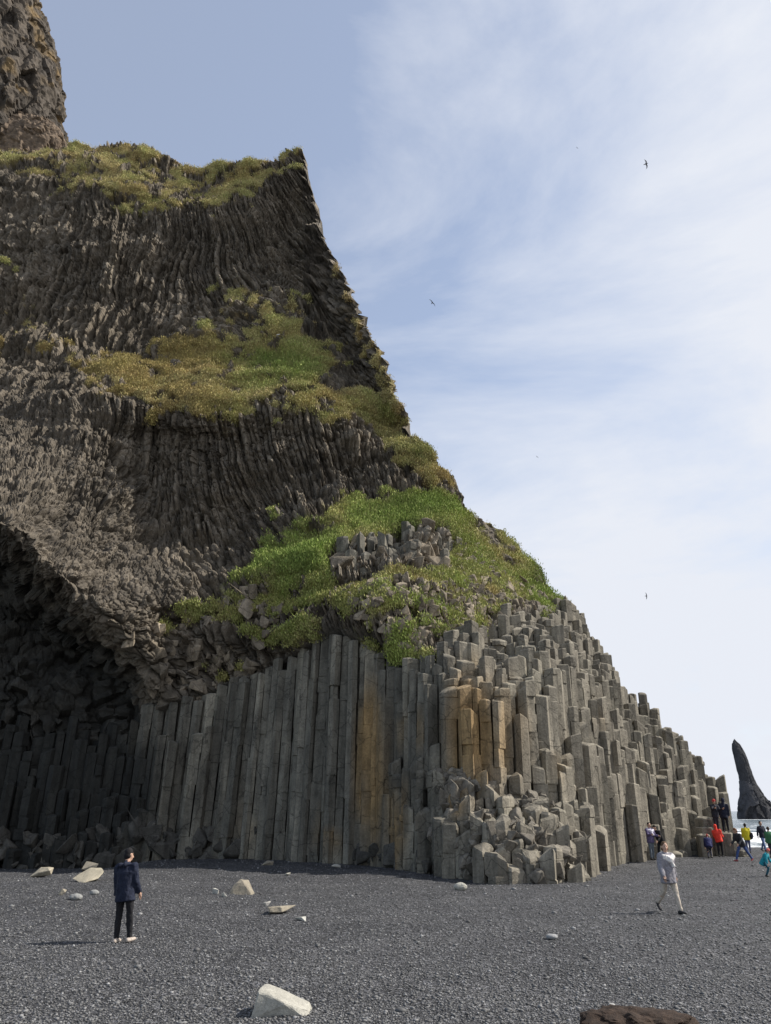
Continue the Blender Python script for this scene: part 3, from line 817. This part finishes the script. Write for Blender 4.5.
WH = (.34, .325, .28); TAN = (.25, .22, .17); GR = (.24, .24, .23)
stone(280, 1018, 57, 22, WH, 3, 'big pale wedge shaped rock lying alone at the bottom of the shingle', shape=[(-.5, -.25, 0), (-.5, .3, 0), (.5, -.25, 0), (.5, .3, 0), (-.42, -.2, .95), (-.38, .25, 1), (-.25, .2, .98), (-.2, -.22, .9), (.5, -.15, .3), (.46, .25, .35), (.1, -.3, .62)])
stone(240, 894, 25, 13, TAN, 5, 'brown and cream angular rock with white chips beside it, left of the columns', shape=[(-.5, -.3, 0), (-.5, .3, 0), (.5, -.3, 0), (.5, .3, 0), (-.1, .1, 1), (.05, -.2, .95), (.2, .2, .9), (.42, -.2, .35), (-.3, -.2, .6)])
stone(83, 884, 28, 12, (.32, .285, .215), 8, 'flat tan slab tilted on the shingle, nearest rock behind the dark clad man', shape=[(-.5, -.1, .3), (0, -.45, 0), (.1, .45, 0), (.5, .1, .75), (.42, -.2, .3), (-.1, .35, 1), (.25, .4, .95), (-.42, .1, .5), (.1, -.4, .15)], depthf=1.1)
stone(89, 869, 18, 9, TAN, 12, 'tan block with a flat top at the cave mouth, behind the tilted slab')
stone(40, 875, 21, 9, (.33, .29, .22), 15, 'tan lumpy rock furthest left at the foot of the cave')
stone(74, 900, 13, 6, GR, 17, 'grey rounded boulder just in front of the tilted tan slab', angular=False)
stone(93, 895, 9, 5, GR, 18, 'smaller grey rounded stone close to the dark clad man', angular=False)
stone(61, 896, 7, 6, TAN, 19, 'little brown stone left of the grey rounded boulder')
stone(280, 916, 28, 7, TAN, 21, 'low flat tan stone with a broken outline, middle left of the beach', depthf=.9)
stone(300, 922.5, 12, 3.5, (.38, .37, .33), 22, 'thin white flat stone beside the low tan stone', depthf=.7)
stone(266, 907, 8, 4, (.38, .365, .33), 23, 'small white stone above the low flat tan stone')
stone(215, 894, 7, 5, (.4, .385, .34), 24, 'white chip next to the brown and cream angular rock', group='white chips by the angular rock')
stone(224, 897, 6, 4, (.4, .385, .34), 25, 'white chip next to the brown and cream angular rock', group='white chips by the angular rock')
stone(267, 866, 13, 4, TAN, 26, 'flat tan stone right at the foot of the tall dark columns')
stone(287, 877, 6, 3, WH, 27, 'tiny white stone on the shingle below the tall dark columns')
stone(461, 890, 14, 7, (.33, .32, .28), 28, 'smooth pale oblong stone below the heap of broken blocks', angular=False, depthf=.6)
stone(553, 942, 12, 5, (.26, .26, .26), 29, 'smooth grey oval stone alone in the middle of the shingle', angular=False)
stone(613, 1012, 8, 5, (.36, .35, .33), 30, 'small pale pebble beside the brown mound at the lower edge', angular=False)
stone(336, 868, 10, 3, (.38, .36, .31), 31, 'flat cream stone by the foot of the ochre stained columns')
M_BROWN = rock_mat('brown_crust', (.034, .021, .014), 5, 1.0, .4, 1.7)
bo = stone(650, 1050, 126, 27, (0, 0, 0), 33, 'dark brown rough boulder cut off by the lower edge', name='boulder', cat='boulder', angular=False, depthf=.6, mat=M_BROWN, knob=.55)

# ------------------------------------------------------------------ people
def tube(pts, rx, ry=None, seg=12, ref=(1, 0, 0), hem=False):
    pts = [Vector(p) for p in pts]; ry = ry or rx
    m = len(pts); rings = []
    def frame(t):
        s = Vector(ref)-t*t.dot(Vector(ref))
        if s.length < .05: s = Vector((0, 1, 0))-t*t.dot(Vector((0, 1, 0)))
        s.normalize(); return s, t.cross(s)
    tang = []
    for i in range(m):
        t = pts[min(i+1, m-1)]-pts[max(i-1, 0)]; tang.append(t.normalized())
    seq = []
    for d, f in (((.06, .05), (.05, .6), (.03, .97)) if hem else ((1.0, .05), (.9, .45), (.55, .83))):
        seq.append((pts[0]-tang[0]*rx[0]*d*.9, tang[0], rx[0]*f, ry[0]*f))
    for i in range(m): seq.append((pts[i], tang[i], rx[i], ry[i]))
    for d, f in ((.55, .83), (.9, .45), (1.0, .05)):
        seq.append((pts[-1]+tang[-1]*rx[-1]*d*.9, tang[-1], rx[-1]*f, ry[-1]*f))
    V = []
    for p, t, a, b in seq:
        s, o = frame(t)
        for k in range(seg):
            th = 2*math.pi*k/seg
            V.append(p+s*(a*math.cos(th))+o*(b*math.sin(th)))
    nrr = len(seq); Q = []
    for r in range(nrr-1):
        for k in range(seg):
            Q.append((r*seg+k, r*seg+(k+1) % seg, (r+1)*seg+(k+1) % seg, (r+1)*seg+k))
    T1 = [(0, k+1, k) for k in range(1, seg-1)]; b0 = (nrr-1)*seg
    T2 = [(b0, b0+k, b0+k+1) for k in range(1, seg-1)]
    return np.array([v[:] for v in V]), np.array(Q), np.array(T1+T2)

def ball(c, r, seg=14):
    c = Vector(c); rx, ry, rz = r
    zs = [-.92, -.7, -.35, 0, .35, .7, .92]
    V = []; Q = []
    for z in zs:
        f = math.sqrt(1-z*z)
        for k in range(seg):
            th = 2*math.pi*k/seg
            V.append((c.x+rx*f*math.cos(th), c.y+ry*f*math.sin(th), c.z+rz*z))
    for r_ in range(len(zs)-1):
        for k in range(seg): Q.append((r_*seg+k, r_*seg+(k+1) % seg, (r_+1)*seg+(k+1) % seg, (r_+1)*seg+k))
    b0 = (len(zs)-1)*seg
    return np.array(V), np.array(Q), np.array([(0, k+1, k) for k in range(1, seg-1)]+[(b0, b0+k, b0+k+1) for k in range(1, seg-1)])

def fused(name, pieces, voxel, mat, parent, raw=None, smooth_it=3, crease=0):
    """grow one continuous surface round the pieces"""
    mb = MB()
    for p in pieces: mb.add(*p)
    o = mb.build(name+'_tmp', None)
    md = o.modifiers.new('r', 'REMESH'); md.mode = 'VOXEL'; md.voxel_size = voxel
    sm = o.modifiers.new('s', 'SMOOTH'); sm.iterations = smooth_it; sm.factor = .5
    dg = bpy.context.evaluated_depsgraph_get(); dg.update()
    me = bpy.data.meshes.new_from_object(o.evaluated_get(dg))
    V = np.array([v.co[:] for v in me.vertices]); Fq = [p.vertices[:] for p in me.polygons]
    q4 = np.array([f for f in Fq if len(f) == 4]).reshape(-1, 4); t3 = np.array([f for f in Fq if len(f) == 3]).reshape(-1, 3)
    bpy.data.objects.remove(o); bpy.data.meshes.remove(me)
    if crease:
        W3 = [fbm(V[:, 0]*11+q*7, V[:, 1]*11, V[:, 2]*8, 600+q, 3)-.5 for q in range(3)]
        V = V+np.stack(W3, -1)*crease*np.array([1, 1, .6])
    out = MB(); out.add(V, q4, t3)
    for p in raw or []: out.add(*p)
    return out.build(name, mat, parent, True)

MATS = {}
def cloth(col, rough=.85):
    k = (col, rough)
    if k not in MATS: MATS[k] = plain('cloth_%d' % len(MATS), col, rough, 22, .25, .7)
    return MATS[k]
SKIN = plain('skin', (.46, .29, .21), .55, 20, .08, .1)

def person(px, py, rz, label, h=1.72, z=None, Y=None, lean=0, side=0, legs=((4, 4), (-2, 4)), arms=((5, 8, 12), (-5, 8, 12)), headyaw=0, headpitch=0,
           jacket=(.05, .05, .07), trousers=(.03, .03, .035), shoes=(.03, .03, .03), hair=(.05, .03, .02), jlen=.1, hat=None, hood=None, longhair=False, scarf=None, spread=.0, female=False, vox=.022, crouch=None, bulk=1.13):
    s = h/1.72
    LEN_T, LEN_S = .44*s, .42*s
    pel = Vector((0, 0, 0)); legp = []
    for sgn, (a, k) in zip((-1, 1), legs):
        hip = pel+Vector((sgn*.092*s, 0, -.02*s)); a_ = R(a); b_ = R(a-k); sp = R(spread)*sgn
        kn = hip+Vector((math.sin(sp)*LEN_T, -math.sin(a_)*LEN_T, -math.cos(a_)*LEN_T))
        an = kn+Vector((math.sin(sp)*LEN_S*.6, -math.sin(b_)*LEN_S, -math.cos(b_)*LEN_S))
        legp.append((hip, kn, an, R(a-k)))
    drop = min(l[2].z for l in legp)
    up0 = Vector((0, 0, .075*s-drop))
    legp = [(a+up0, b_+up0, c_+up0, t) for a, b_, c_, t in legp]; pel = pel+up0
    ml = Matrix.Rotation(R(lean), 3, 'X') @ Matrix.Rotation(R(side), 3, 'Y')
    sp_ = lambda x, y, zz: pel+ml @ Vector((x*s, y*s, zz*s))
    chest, neck = sp_(0, 0, .33), sp_(0, .0, .51)
    hm = ml @ Matrix.Rotation(R(headyaw), 3, 'Z') @ Matrix.Rotation(R(headpitch), 3, 'X')
    hc = neck+ml @ Vector((0, -.015*s, .025*s))+hm @ Vector((0, -.015*s, .135*s))
    hp = lambda x, y, zz: hc+hm @ Vector((x*s, y*s, zz*s))
    armp = []
    for sgn, (a, o_, k) in zip((-1, 1), arms):
        sh = sp_(sgn*(.17 if female else .185), 0, .45)
        d1 = ml @ Vector((sgn*math.sin(R(o_)), -math.sin(R(a)), -math.cos(R(a))*math.cos(R(o_)))); d1.normalize()
        d2 = ml @ Vector((sgn*math.sin(R(o_))*.6, -math.sin(R(a+k)), -math.cos(R(a+k)))); d2.normalize()
        el = sh+d1*.29*s; wr = el+d2*.25*s
        armp.append((sh, el, wr, d2))
    # body
    B = []
    w = .92 if female else 1.0
    B.append(tube([sp_(0, 0, -.06), sp_(0, 0, .08), sp_(0, 0, .2), sp_(0, 0, .34), sp_(0, 0, .45), sp_(0, 0, .5)], [.155*s*w, .15*s*w, .135*s*w, .16*s*w, .15*s*w, .07*s], [.11*s, .105*s, .095*s, .11*s, .09*s, .06*s]))
    B.append(tube([sp_(0, .01, .46), hp(0, .01, -.06)], [.062*s, .052*s]))
    B.append(ball(hp(0, .01, .02), (.077*s, .092*s, .112*s)))
    B.append(tube([hp(0, -.03, -.02), hp(0, -.045, -.075)], [.06*s, .042*s]))
    B.append(tube([hp(0, -.085, .01), hp(0, -.105, -.025)], [.012*s, .018*s], seg=8))
    for sgn in (-1, 1): B.append(tube([hp(sgn*.08, .01, .02), hp(sgn*.083, .012, -.02)], [.018*s, .014*s], seg=8))
    for sh, el, wr, d2 in armp:
        B.append(tube([sh, sh.lerp(el, .5), el, el.lerp(wr, .35), wr], [.055*s, .05*s, .042*s, .043*s, .03*s]))
        B.append(tube([wr, wr+d2*.09*s], [.03*s, .042*s], [.02*s, .02*s]))
    for hip, kn, an, t in legp:
        B.append(tube([hip, hip.lerp(kn, .4), kn, kn.lerp(an, .3), an], [.088*s, .08*s, .055*s, .055*s, .036*s]))
    raw = []
    for sgn, (sh, el, wr, d2) in zip((-1, 1), armp):
        fwd = ml @ Vector((0, -1, 0)); fwd = (fwd-d2*fwd.dot(d2)).normalized(); inn = d2.cross(fwd)*sgn
        for q, (o_, ln) in enumerate(((-.03, .065), (-.011, .078), (.009, .072), (.028, .058))):
            p0 = wr+d2*.085*s+fwd*(-o_)*s
            p1 = p0+d2*ln*.55*s; p2 = p1+(d2*.8+inn*.6).normalized()*ln*.5*s
            raw.append(tube([p0, p1, p2], [.0095*s, .009*s, .0075*s], seg=6))
        p0 = wr+d2*.03*s+fwd*.035*s; p1 = p0+(fwd*.6+d2*.8)*.045*s; p2 = p1+(d2+inn*.5).normalized()*.03*s
        raw.append(tube([p0, p1, p2], [.013*s, .011*s, .009*s], seg=6))
    body = fused('person', B, vox*.8, SKIN, None, raw)
    # jacket
    b_ = bulk
    J = [tube([sp_(0, 0, -jlen-.06), sp_(0, 0, .02), sp_(0, 0, .18), sp_(0, 0, .34), sp_(0, 0, .44), sp_(0, 0, .49), sp_(0, 0, .52)], [.195*s*w*b_, .185*s*w*b_, .17*s*w*b_, .195*s*w*b_, .19*s*w, .13*s, .075*s], [.15*s*b_, .14*s*b_, .13*s*b_, .14*s*b_, .12*s, .095*s, .07*s], seg=20, hem=True)]
    for sh, el, wr, d2 in armp:
        J.append(tube([sh, sh.lerp(el, .5), el, el.lerp(wr, .5), wr-d2*.02*s], [.08*s*b_, .072*s*b_, .062*s*b_, .058*s*b_, .05*s*b_]))
    if hood == 'down': J.append(tube([sp_(-.1, .08, .5), sp_(-.05, .13, .49), sp_(0.05, .13, .49), sp_(.1, .08, .5)], [.04*s, .06*s, .06*s, .04*s]))
    fused('jacket', J, vox, cloth(jacket), body, crease=.055)
    if hood == 'up':
        fused('hood', [ball(hp(0, .03, .03), (.1*s, .11*s, .135*s)), tube([sp_(0, .03, .47), hp(0, .03, -.05)], [.09*s, .085*s])], vox, cloth(jacket), body)
    Tr = [tube([sp_(0, 0, -.07), sp_(0, 0, .1)], [.165*s*w, .155*s*w], [.125*s, .115*s])]
    for hip, kn, an, t in legp:
        Tr.append(tube([hip+Vector((0, 0, .02)), hip.lerp(kn, .4), kn, kn.lerp(an, .35), an+(kn-an).normalized()*.02*s], [.1*s, .09*s, .068*s, .066*s, .056*s]))
    fused('trousers', Tr, vox, cloth(trousers), body, crease=.04)
    for sgn, (hip, kn, an, t) in zip((-1, 1), legp):
        tt = t if t < -.25 else 0
        d = Vector((sgn*.12, -math.cos(tt), math.sin(tt)*1.0)).normalized(); dn = Vector((0, math.sin(-tt)*-.0, -1))
        lo = an+Vector((0, 0, -.038*s))
        fused('shoe', [tube([lo-d*.055*s, lo+d*.06*s, lo+d*.15*s], [.046*s, .054*s, .045*s], [.045*s, .042*s, .032*s]), tube([an+(kn-an).normalized()*.03*s, lo], [.045*s, .045*s])], vox*.7, cloth(shoes, .6), body)
    if hat is None:
        H = [ball(hp(0, .028, .05), (.087*s, .093*s, .1*s)), ball(hp(0, .045, -.01), (.083*s, .076*s, .085*s))]
        if longhair: H += [tube([hp(0, .08, .03), hp(0, .105, -.06), hp(0, .1, -.13)], [.065*s, .06*s, .035*s]), tube([hp(-.075, .02, .03), hp(-.08, .03, -.07)], [.025*s, .02*s]), tube([hp(.075, .02, .03), hp(.08, .03, -.07)], [.025*s, .02*s])]
        fused('hair', H, vox*.7, cloth(hair), body)
    else:
        fused('hat', [ball(hp(0, .012, .06), (.09*s, .103*s, .095*s)), tube([hp(0, .01, .03), hp(0, .01, .06)], [.093*s, .095*s], [.106*s, .106*s])], vox*.7, cloth(hat), body)
        fused('hair', [ball(hp(0, .03, -.02), (.082*s, .082*s, .075*s))], vox*.7, cloth(hair), body)
    for sgn in (-1, 1):
        e = MB(); e.add(*ball(hp(sgn*.031, -.081, .02), (.011*s, .008*s, .008*s), 8)); e.build('eye', cloth((.02, .015, .012), .3), body, True)
    mo = MB(); mo.add(*tube([hp(-.022, -.084, -.058), hp(0, -.09, -.06), hp(.022, -.084, -.058)], [.006*s]*3, seg=6)); mo.build('mouth', cloth((.3, .11, .1), .5), body, True)
    if scarf:
        S = [tube([sp_(-.13, .06, .46), sp_(-.16, -.03, .45), sp_(-.08, -.12, .42), sp_(.06, -.14, .38), sp_(.17, -.07, .43), sp_(.18, .05, .47), sp_(0, .12, .5), sp_(-.13, .06, .46)], [.072*s]*8, ref=(0, 0, 1)),
             tube([sp_(-.1, -.12, .42), sp_(.02, -.155, .31), sp_(.1, -.16, .2)], [.05*s, .055*s, .05*s])]
        fused('scarf', S, vox, cloth(scarf), body, crease=.06)
    if z is None:
        x, y = at(px, py); zz = float(beach_h(np.array([x]), np.array([y]))[0])
    else:
        y = Y; x = float(unproj(px, py, y)[0]); zz = z
    body.location = (x, y, zz); body.rotation_euler = (0, 0, R(rz))
    tag(body, label, 'person')
    body['_hand'] = [list(a[2]+a[3]*.09*s) for a in armp]
    return body

def hand_at(p, k):
    v = Vector(p['_hand'][k][:]); m_ = Matrix.Rotation(p.rotation_euler.z, 3, 'Z')
    return m_ @ v+p.location

person(123, 943, 165, 'person seen from behind in navy hooded jacket and black trousers facing the cave', h=1.72, legs=((3, 3), (-3, 2)), arms=((6, 7, 18), (2, 8, 10)), headyaw=-24, headpitch=12,
       jacket=(.014, .018, .035), trousers=(.013, .013, .015), shoes=(.40, .34, .29), hair=(.012, .011, .012), jlen=.14, hood='down', vox=.016, spread=3, bulk=1.12).rotation_euler[1] = R(5)
wm = person(673, 914, 17, 'person walking in lavender grey cardigan, white scarf and cream trousers, holding a phone', h=1.70, legs=((-20, 28), (16, 3)), arms=((10, 14, 24), (-16, 16, 12)), headyaw=-18, lean=-1, bulk=1.22,
       jacket=(.235, .225, .245), trousers=(.47, .41, .34), shoes=(.02, .02, .022), hair=(.10, .06, .035), longhair=True, scarf=(.66, .63, .6), jlen=.15, female=True, vox=.016)
hx = hand_at(wm, 0)
def box_part(name, size, mat, loc, rot, bev=.004):
    import bmesh
    bm = bmesh.new(); bmesh.ops.create_cube(bm, size=1)
    for v in bm.verts: v.co = Vector((v.co.x*size[0], v.co.y*size[1], v.co.z*size[2]))
    bmesh.ops.bevel(bm, geom=bm.edges[:], offset=bev, segments=2, affect='EDGES')
    me = bpy.data.meshes.new(name); bm.to_mesh(me); bm.free(); me.materials.append(mat)
    o = bpy.data.objects.new(name, me); COL.objects.link(o); o.location = loc; o.rotation_euler = rot
    return o
tag(box_part('phone', (.075, .15, .012), cloth((.012, .012, .014), .3), hx+Vector((.02, -.02, -.01)), (R(15), R(20), R(60))),
    'black phone held in the hand of the person in the lavender grey cardigan', 'phone')

person(653, 861, 20, 'person in purple and white jacket and grey jeans standing against the columns', h=1.78, Y=42.8, z=.12, arms=((30, 5, 70), (25, 5, 60)), jacket=(.11, .09, .17), trousers=(.12, .14, .16), hair=(.02, .017, .016), scarf=(.65, .62, .7), vox=.03)
person(663, 861, -60, 'person in black jacket leaning over beside the one in purple', h=1.75, Y=43.0, z=.12, lean=28, legs=((14, 10), (-12, 8)), arms=((50, 6, 30), (40, 6, 40)), jacket=(.012, .012, .014), trousers=(.015, .015, .018), hair=(.02, .015, .013), jlen=.12, vox=.03)
RK1 = (717, 831, 43.5); 
person(717.5, 831, 10, 'person in red hat and dark clothes up on the rock ledge', h=1.84, Y=48.6, z=1.29, arms=((45, 8, 70), (35, 8, 80)), jacket=(.022, .022, .03), trousers=(.02, .02, .028), hat=(.42, .05, .05), hair=(.05, .03, .02), vox=.03, lean=4)
person(726.5, 831, 150, 'person in dark navy hooded coat standing highest on the rock ledge', h=1.92, Y=49.0, z=1.29, arms=((5, 8, 10), (5, 10, 10)), jacket=(.016, .019, .034), trousers=(.014, .015, .02), hood='up', hair=(.02, .015, .013), jlen=.16, vox=.03, lean=4, legs=((8, 4), (-8, 4)), side=-4)
person(721.5, 857, 150, 'person in bright red hooded jacket and black trousers beside the rocks', h=1.72, arms=((20, 5, 50), (20, 5, 40)), jacket=(.72, .055, .035), trousers=(.014, .013, .015), hood='up', hair=(.05, .03, .02), jlen=.1, vox=.03, side=8, legs=((6, 6), (-6, 2)))
person(710.5, 858, 160, 'person in dark blue jacket bending by the rocks, half behind the red jacket', h=1.5, lean=35, legs=((50, 70), (40, 70)), arms=((40, 5, 30), (40, 5, 30)), jacket=(.02, .023, .08), trousers=(.05, .05, .07), hair=(.25, .06, .05), vox=.03)
person(744, 861, -70, 'person in dark grey jacket and blue jeans climbing with a wide stride', h=1.78, lean=24, legs=((30, 6), (-30, 8)), arms=((35, 6, 40), (25, 6, 50)), jacket=(.035, .036, .042), trousers=(.05, .085, .22), shoes=(.22, .05, .05), hair=(.13, .06, .03), longhair=True, jlen=.1, vox=.03)
yl = person(749.5, 854, 165, 'person in bright yellow jacket with a dark shoulder bag near the surf', h=1.68, arms=((15, 6, 30), (10, 6, 20)), jacket=(.62, .52, .03), trousers=(.09, .10, .17), hair=(.025, .02, .017), jlen=.14, vox=.03, legs=((6, 4), (-8, 6)))
bl = yl.location+Vector((.27, -.1, .98))
bg = MB(); bg.add(*tube([(-.03, 0, -.12), (0, 0, 0), (.02, 0, .12)], [.1, .13, .09], [.07, .09, .06])); bgo = bg.build('shoulder_bag', cloth((.02, .02, .025)), None, True); bgo.location = bl
st = MB(); st.add(*tube([(.02, 0, .12), (-.1, .0, .35), (-.22, .05, .5)], [.015]*3, seg=6)); st.build('strap', cloth((.02, .02, .025)), bgo, True)
tag(bgo, 'dark shoulder bag at the side of the person in the yellow jacket', 'bag')
person(765, 852, 20, 'person in dark navy sweater and blue jeans walking at the water edge', h=1.82, arms=((-10, 22, 20), (10, 14, 20)), jacket=(.018, .02, .032), trousers=(.12, .17, .32), hair=(.02, .016, .014), vox=.03, legs=((16, 8), (-14, 14)), bulk=1.1)
person(773, 858, 170, 'person in green jacket cut off by the picture edge', h=1.6, jacket=(.05, .15, .07), trousers=(.03, .03, .04), vox=.03)
person(766, 876, 50, 'child in teal coat and coral pink hat leaning forward on the shingle', h=1.18, lean=30, legs=((35, 60), (25, 50)), arms=((30, 12, 10), (40, 8, 15)), jacket=(.02, .26, .32), trousers=(.015, .09, .13), hat=(.75, .17, .14), hair=(.2, .1, .05), jlen=.2, vox=.024, bulk=1.15)

# low rocks the two figures stand on
ledge = MB()
for q, (px_, py_, w_, z_) in enumerate([(717, 853, .95, 1.29), (727, 853, .95, 1.29), (733, 854, .7, .8), (708, 853, .9, 1.6), (736, 857, .6, .35), (702, 855, .8, 1.2), (712, 851, .9, 2.1)]):
    rnd = random.Random(q+900)
    x_ = float(unproj(px_, py_, 48.8)[0]); y_ = 48.8-(py_-853)*.25
    ang = [2*math.pi*(k+rnd.uniform(-.2, .2))/6 for k in range(6)]
    poly = np.array([(math.cos(a_)*w_*.62, math.sin(a_)*w_*.62) for a_ in ang])
    add_prism(ledge, poly, x_, y_, -.4, z_, (0, 0), (0, 0), 1.3, rnd)
ledge.build('rock_ledge', M_COLUMN, CLIFF)

# ------------------------------------------------------------------ birds
def bird(px, py, Y_, span, rz, roll, label, white=False, perched=False, flap=.2, grp=None):
    x, y, z = [float(v) for v in unproj(px, py, Y_)]
    col = cloth((.62, .6, .57)) if white else cloth((.11, .11, .12))
    mb = MB(); k = span
    mb.add(*tube([(0, .2*k, 0), (0, .1*k, 0), (0, -.05*k, 0), (0, -.17*k, .01*k), (0, -.22*k, .01*k)], [.008*k, .035*k, .05*k, .03*k, .012*k], [.005*k, .03*k, .045*k, .03*k, .01*k], seg=10))
    body = mb.build('bird', col, None, True)
    for sgn in (-1, 1):
        w = MB()
        if perched:
            w.add(*tube([(sgn*.045*k, -.08*k, .01*k), (sgn*.05*k, .05*k, .01*k), (sgn*.02*k, .24*k, .01*k)], [.012*k, .016*k, .004*k], [.035*k, .035*k, .008*k], seg=8))
        else:
            w.add(*tube([(sgn*.02*k, -.05*k, .02*k), (sgn*.2*k, -.09*k, flap*.25*k), (sgn*.36*k, -.05*k, flap*.28*k), (sgn*.5*k, .04*k, flap*.15*k)], [.06*k, .055*k, .038*k, .006*k], [.012*k, .009*k, .006*k, .003*k], seg=8, ref=(0, 1, 0)))
        w.build('wing', col, body, True)
    body.location = (x, y, z); body.rotation_euler = (R(roll[0]), R(roll[1]), R(rz))
    tag(body, label, 'bird', grp)
    return body
bird(645.5, 164, 42, .85, 60, (0, 78), 'largest gull soaring banked on edge high in the sky, upper right')
bird(432, 303, 48, .75, 20, (0, 48), 'dark gull tilting in flight beside the cliff, level with the upper ledge')
bird(646, 596, 50, .5, 80, (0, 80), 'small dark gull flying low in the sky above the stepped columns')
bird(537, 457, 62, .35, 30, (0, 30), 'tiny far gull in the sky right of the grassy hump')
bird(577, 148, 70, .4, 30, (10, 20), 'tiny far gull high in the sky, left of the largest one')
px_, py_ = 278, 338
bi_ = int(np.argmin(np.abs(PXS-px_))); ri_ = int(np.argmin(np.abs(GY[:, bi_]-py_)))
q = P1[ri_, bi_]
wb = bird(px_, py_, 50, .9, 100, (0, 0), 'white gull resting on the green grass of the upper ledge', True, True)
wb.location = (float(q[0]), float(q[1])-.5, float(q[2])+.5); wb.rotation_euler = (R(-25), 0, R(100))

# ------------------------------------------------------------------ light and sky
SUN_DIR = Vector((.97, .09, 0)).normalized()
EL = R(45)
d = Vector((SUN_DIR.x*math.cos(EL), SUN_DIR.y*math.cos(EL), math.sin(EL)))
ld = bpy.data.lights.new('sun', 'SUN'); ld.energy = 5.0; ld.angle = R(.6); ld.color = (1, .95, .87)
lo = bpy.data.objects.new('sun', ld); COL.objects.link(lo)
lo.rotation_euler = d.to_track_quat('Z', 'Y').to_euler()
w = bpy.data.worlds.new('World'); scene.world = w; w.use_nodes = True
nt = w.node_tree; bgN = nt.nodes['Background']
sky = nt.nodes.new('ShaderNodeTexSky'); sky.sky_type = 'NISHITA'; sky.sun_disc = False
sky.sun_elevation = EL; sky.sun_rotation = math.atan2(d.x, d.y)
sky.air_density = 1.0; sky.dust_density = .2; sky.ozone_density = 2.5
tcn = nt.nodes.new('ShaderNodeTexCoord')
mp = nt.nodes.new('ShaderNodeMapping'); mp.inputs['Scale'].default_value = (1.0, .7, 2.6); mp.inputs['Rotation'].default_value = (.2, .5, .3)
nt.links.new(tcn.outputs['Generated'], mp.inputs['Vector'])
c1 = noise(nt, mp.outputs[0], 2.0, 10, .6); c1.inputs['Distortion'].default_value = .4
sepn = nt.nodes.new('ShaderNodeSeparateXYZ'); nt.links.new(tcn.outputs['Generated'], sepn.inputs[0])
# thin cloud thickens towards the sea on the right and the horizon
def mth(op, a, b_=None):
    m_ = nt.nodes.new('ShaderNodeMath'); m_.operation = op
    for k, v in enumerate((a, b_)):
        if v is None: continue
        if isinstance(v, (int, float)): m_.inputs[k].default_value = v
        else: nt.links.new(v, m_.inputs[k])
    return m_.outputs[0]
cov = mth('ADD', mth('MULTIPLY', sepn.outputs[0], .55), mth('MULTIPLY', sepn.outputs[2], -.22))
cl = mth('ADD', c1.outputs[0], cov)
cr_ = ramp(nt, cl, [(.26, .32), (.47, .68), (.66, 1.0)])
mxw = nt.nodes.new('ShaderNodeMix'); mxw.data_type = 'RGBA'
nt.links.new(cr_.outputs[0], mxw.inputs[0]); nt.links.new(sky.outputs[0], mxw.inputs[6]); mxw.inputs[7].default_value = (4.75, 4.95, 5.4, 1)
nt.links.new(mxw.outputs[2], bgN.inputs['Color']); bgN.inputs['Strength'].default_value = .13

cam = bpy.data.cameras.new('camera'); co = bpy.data.objects.new('camera', cam); COL.objects.link(co)
co.location = (0, 0, CAMZ); co.rotation_euler = (R(90)+PITCH, 0, 0)
cam.sensor_fit = 'VERTICAL'; cam.sensor_height = 24; cam.lens = 24*F/1024
cam.clip_end = 20000; cam.clip_start = .1
scene.camera = co
scene.view_settings.view_transform = 'Standard'; scene.view_settings.look = 'None'
scene.view_settings.exposure = .4; scene.view_settings.gamma = 1
scene.cycles.max_bounces = 6
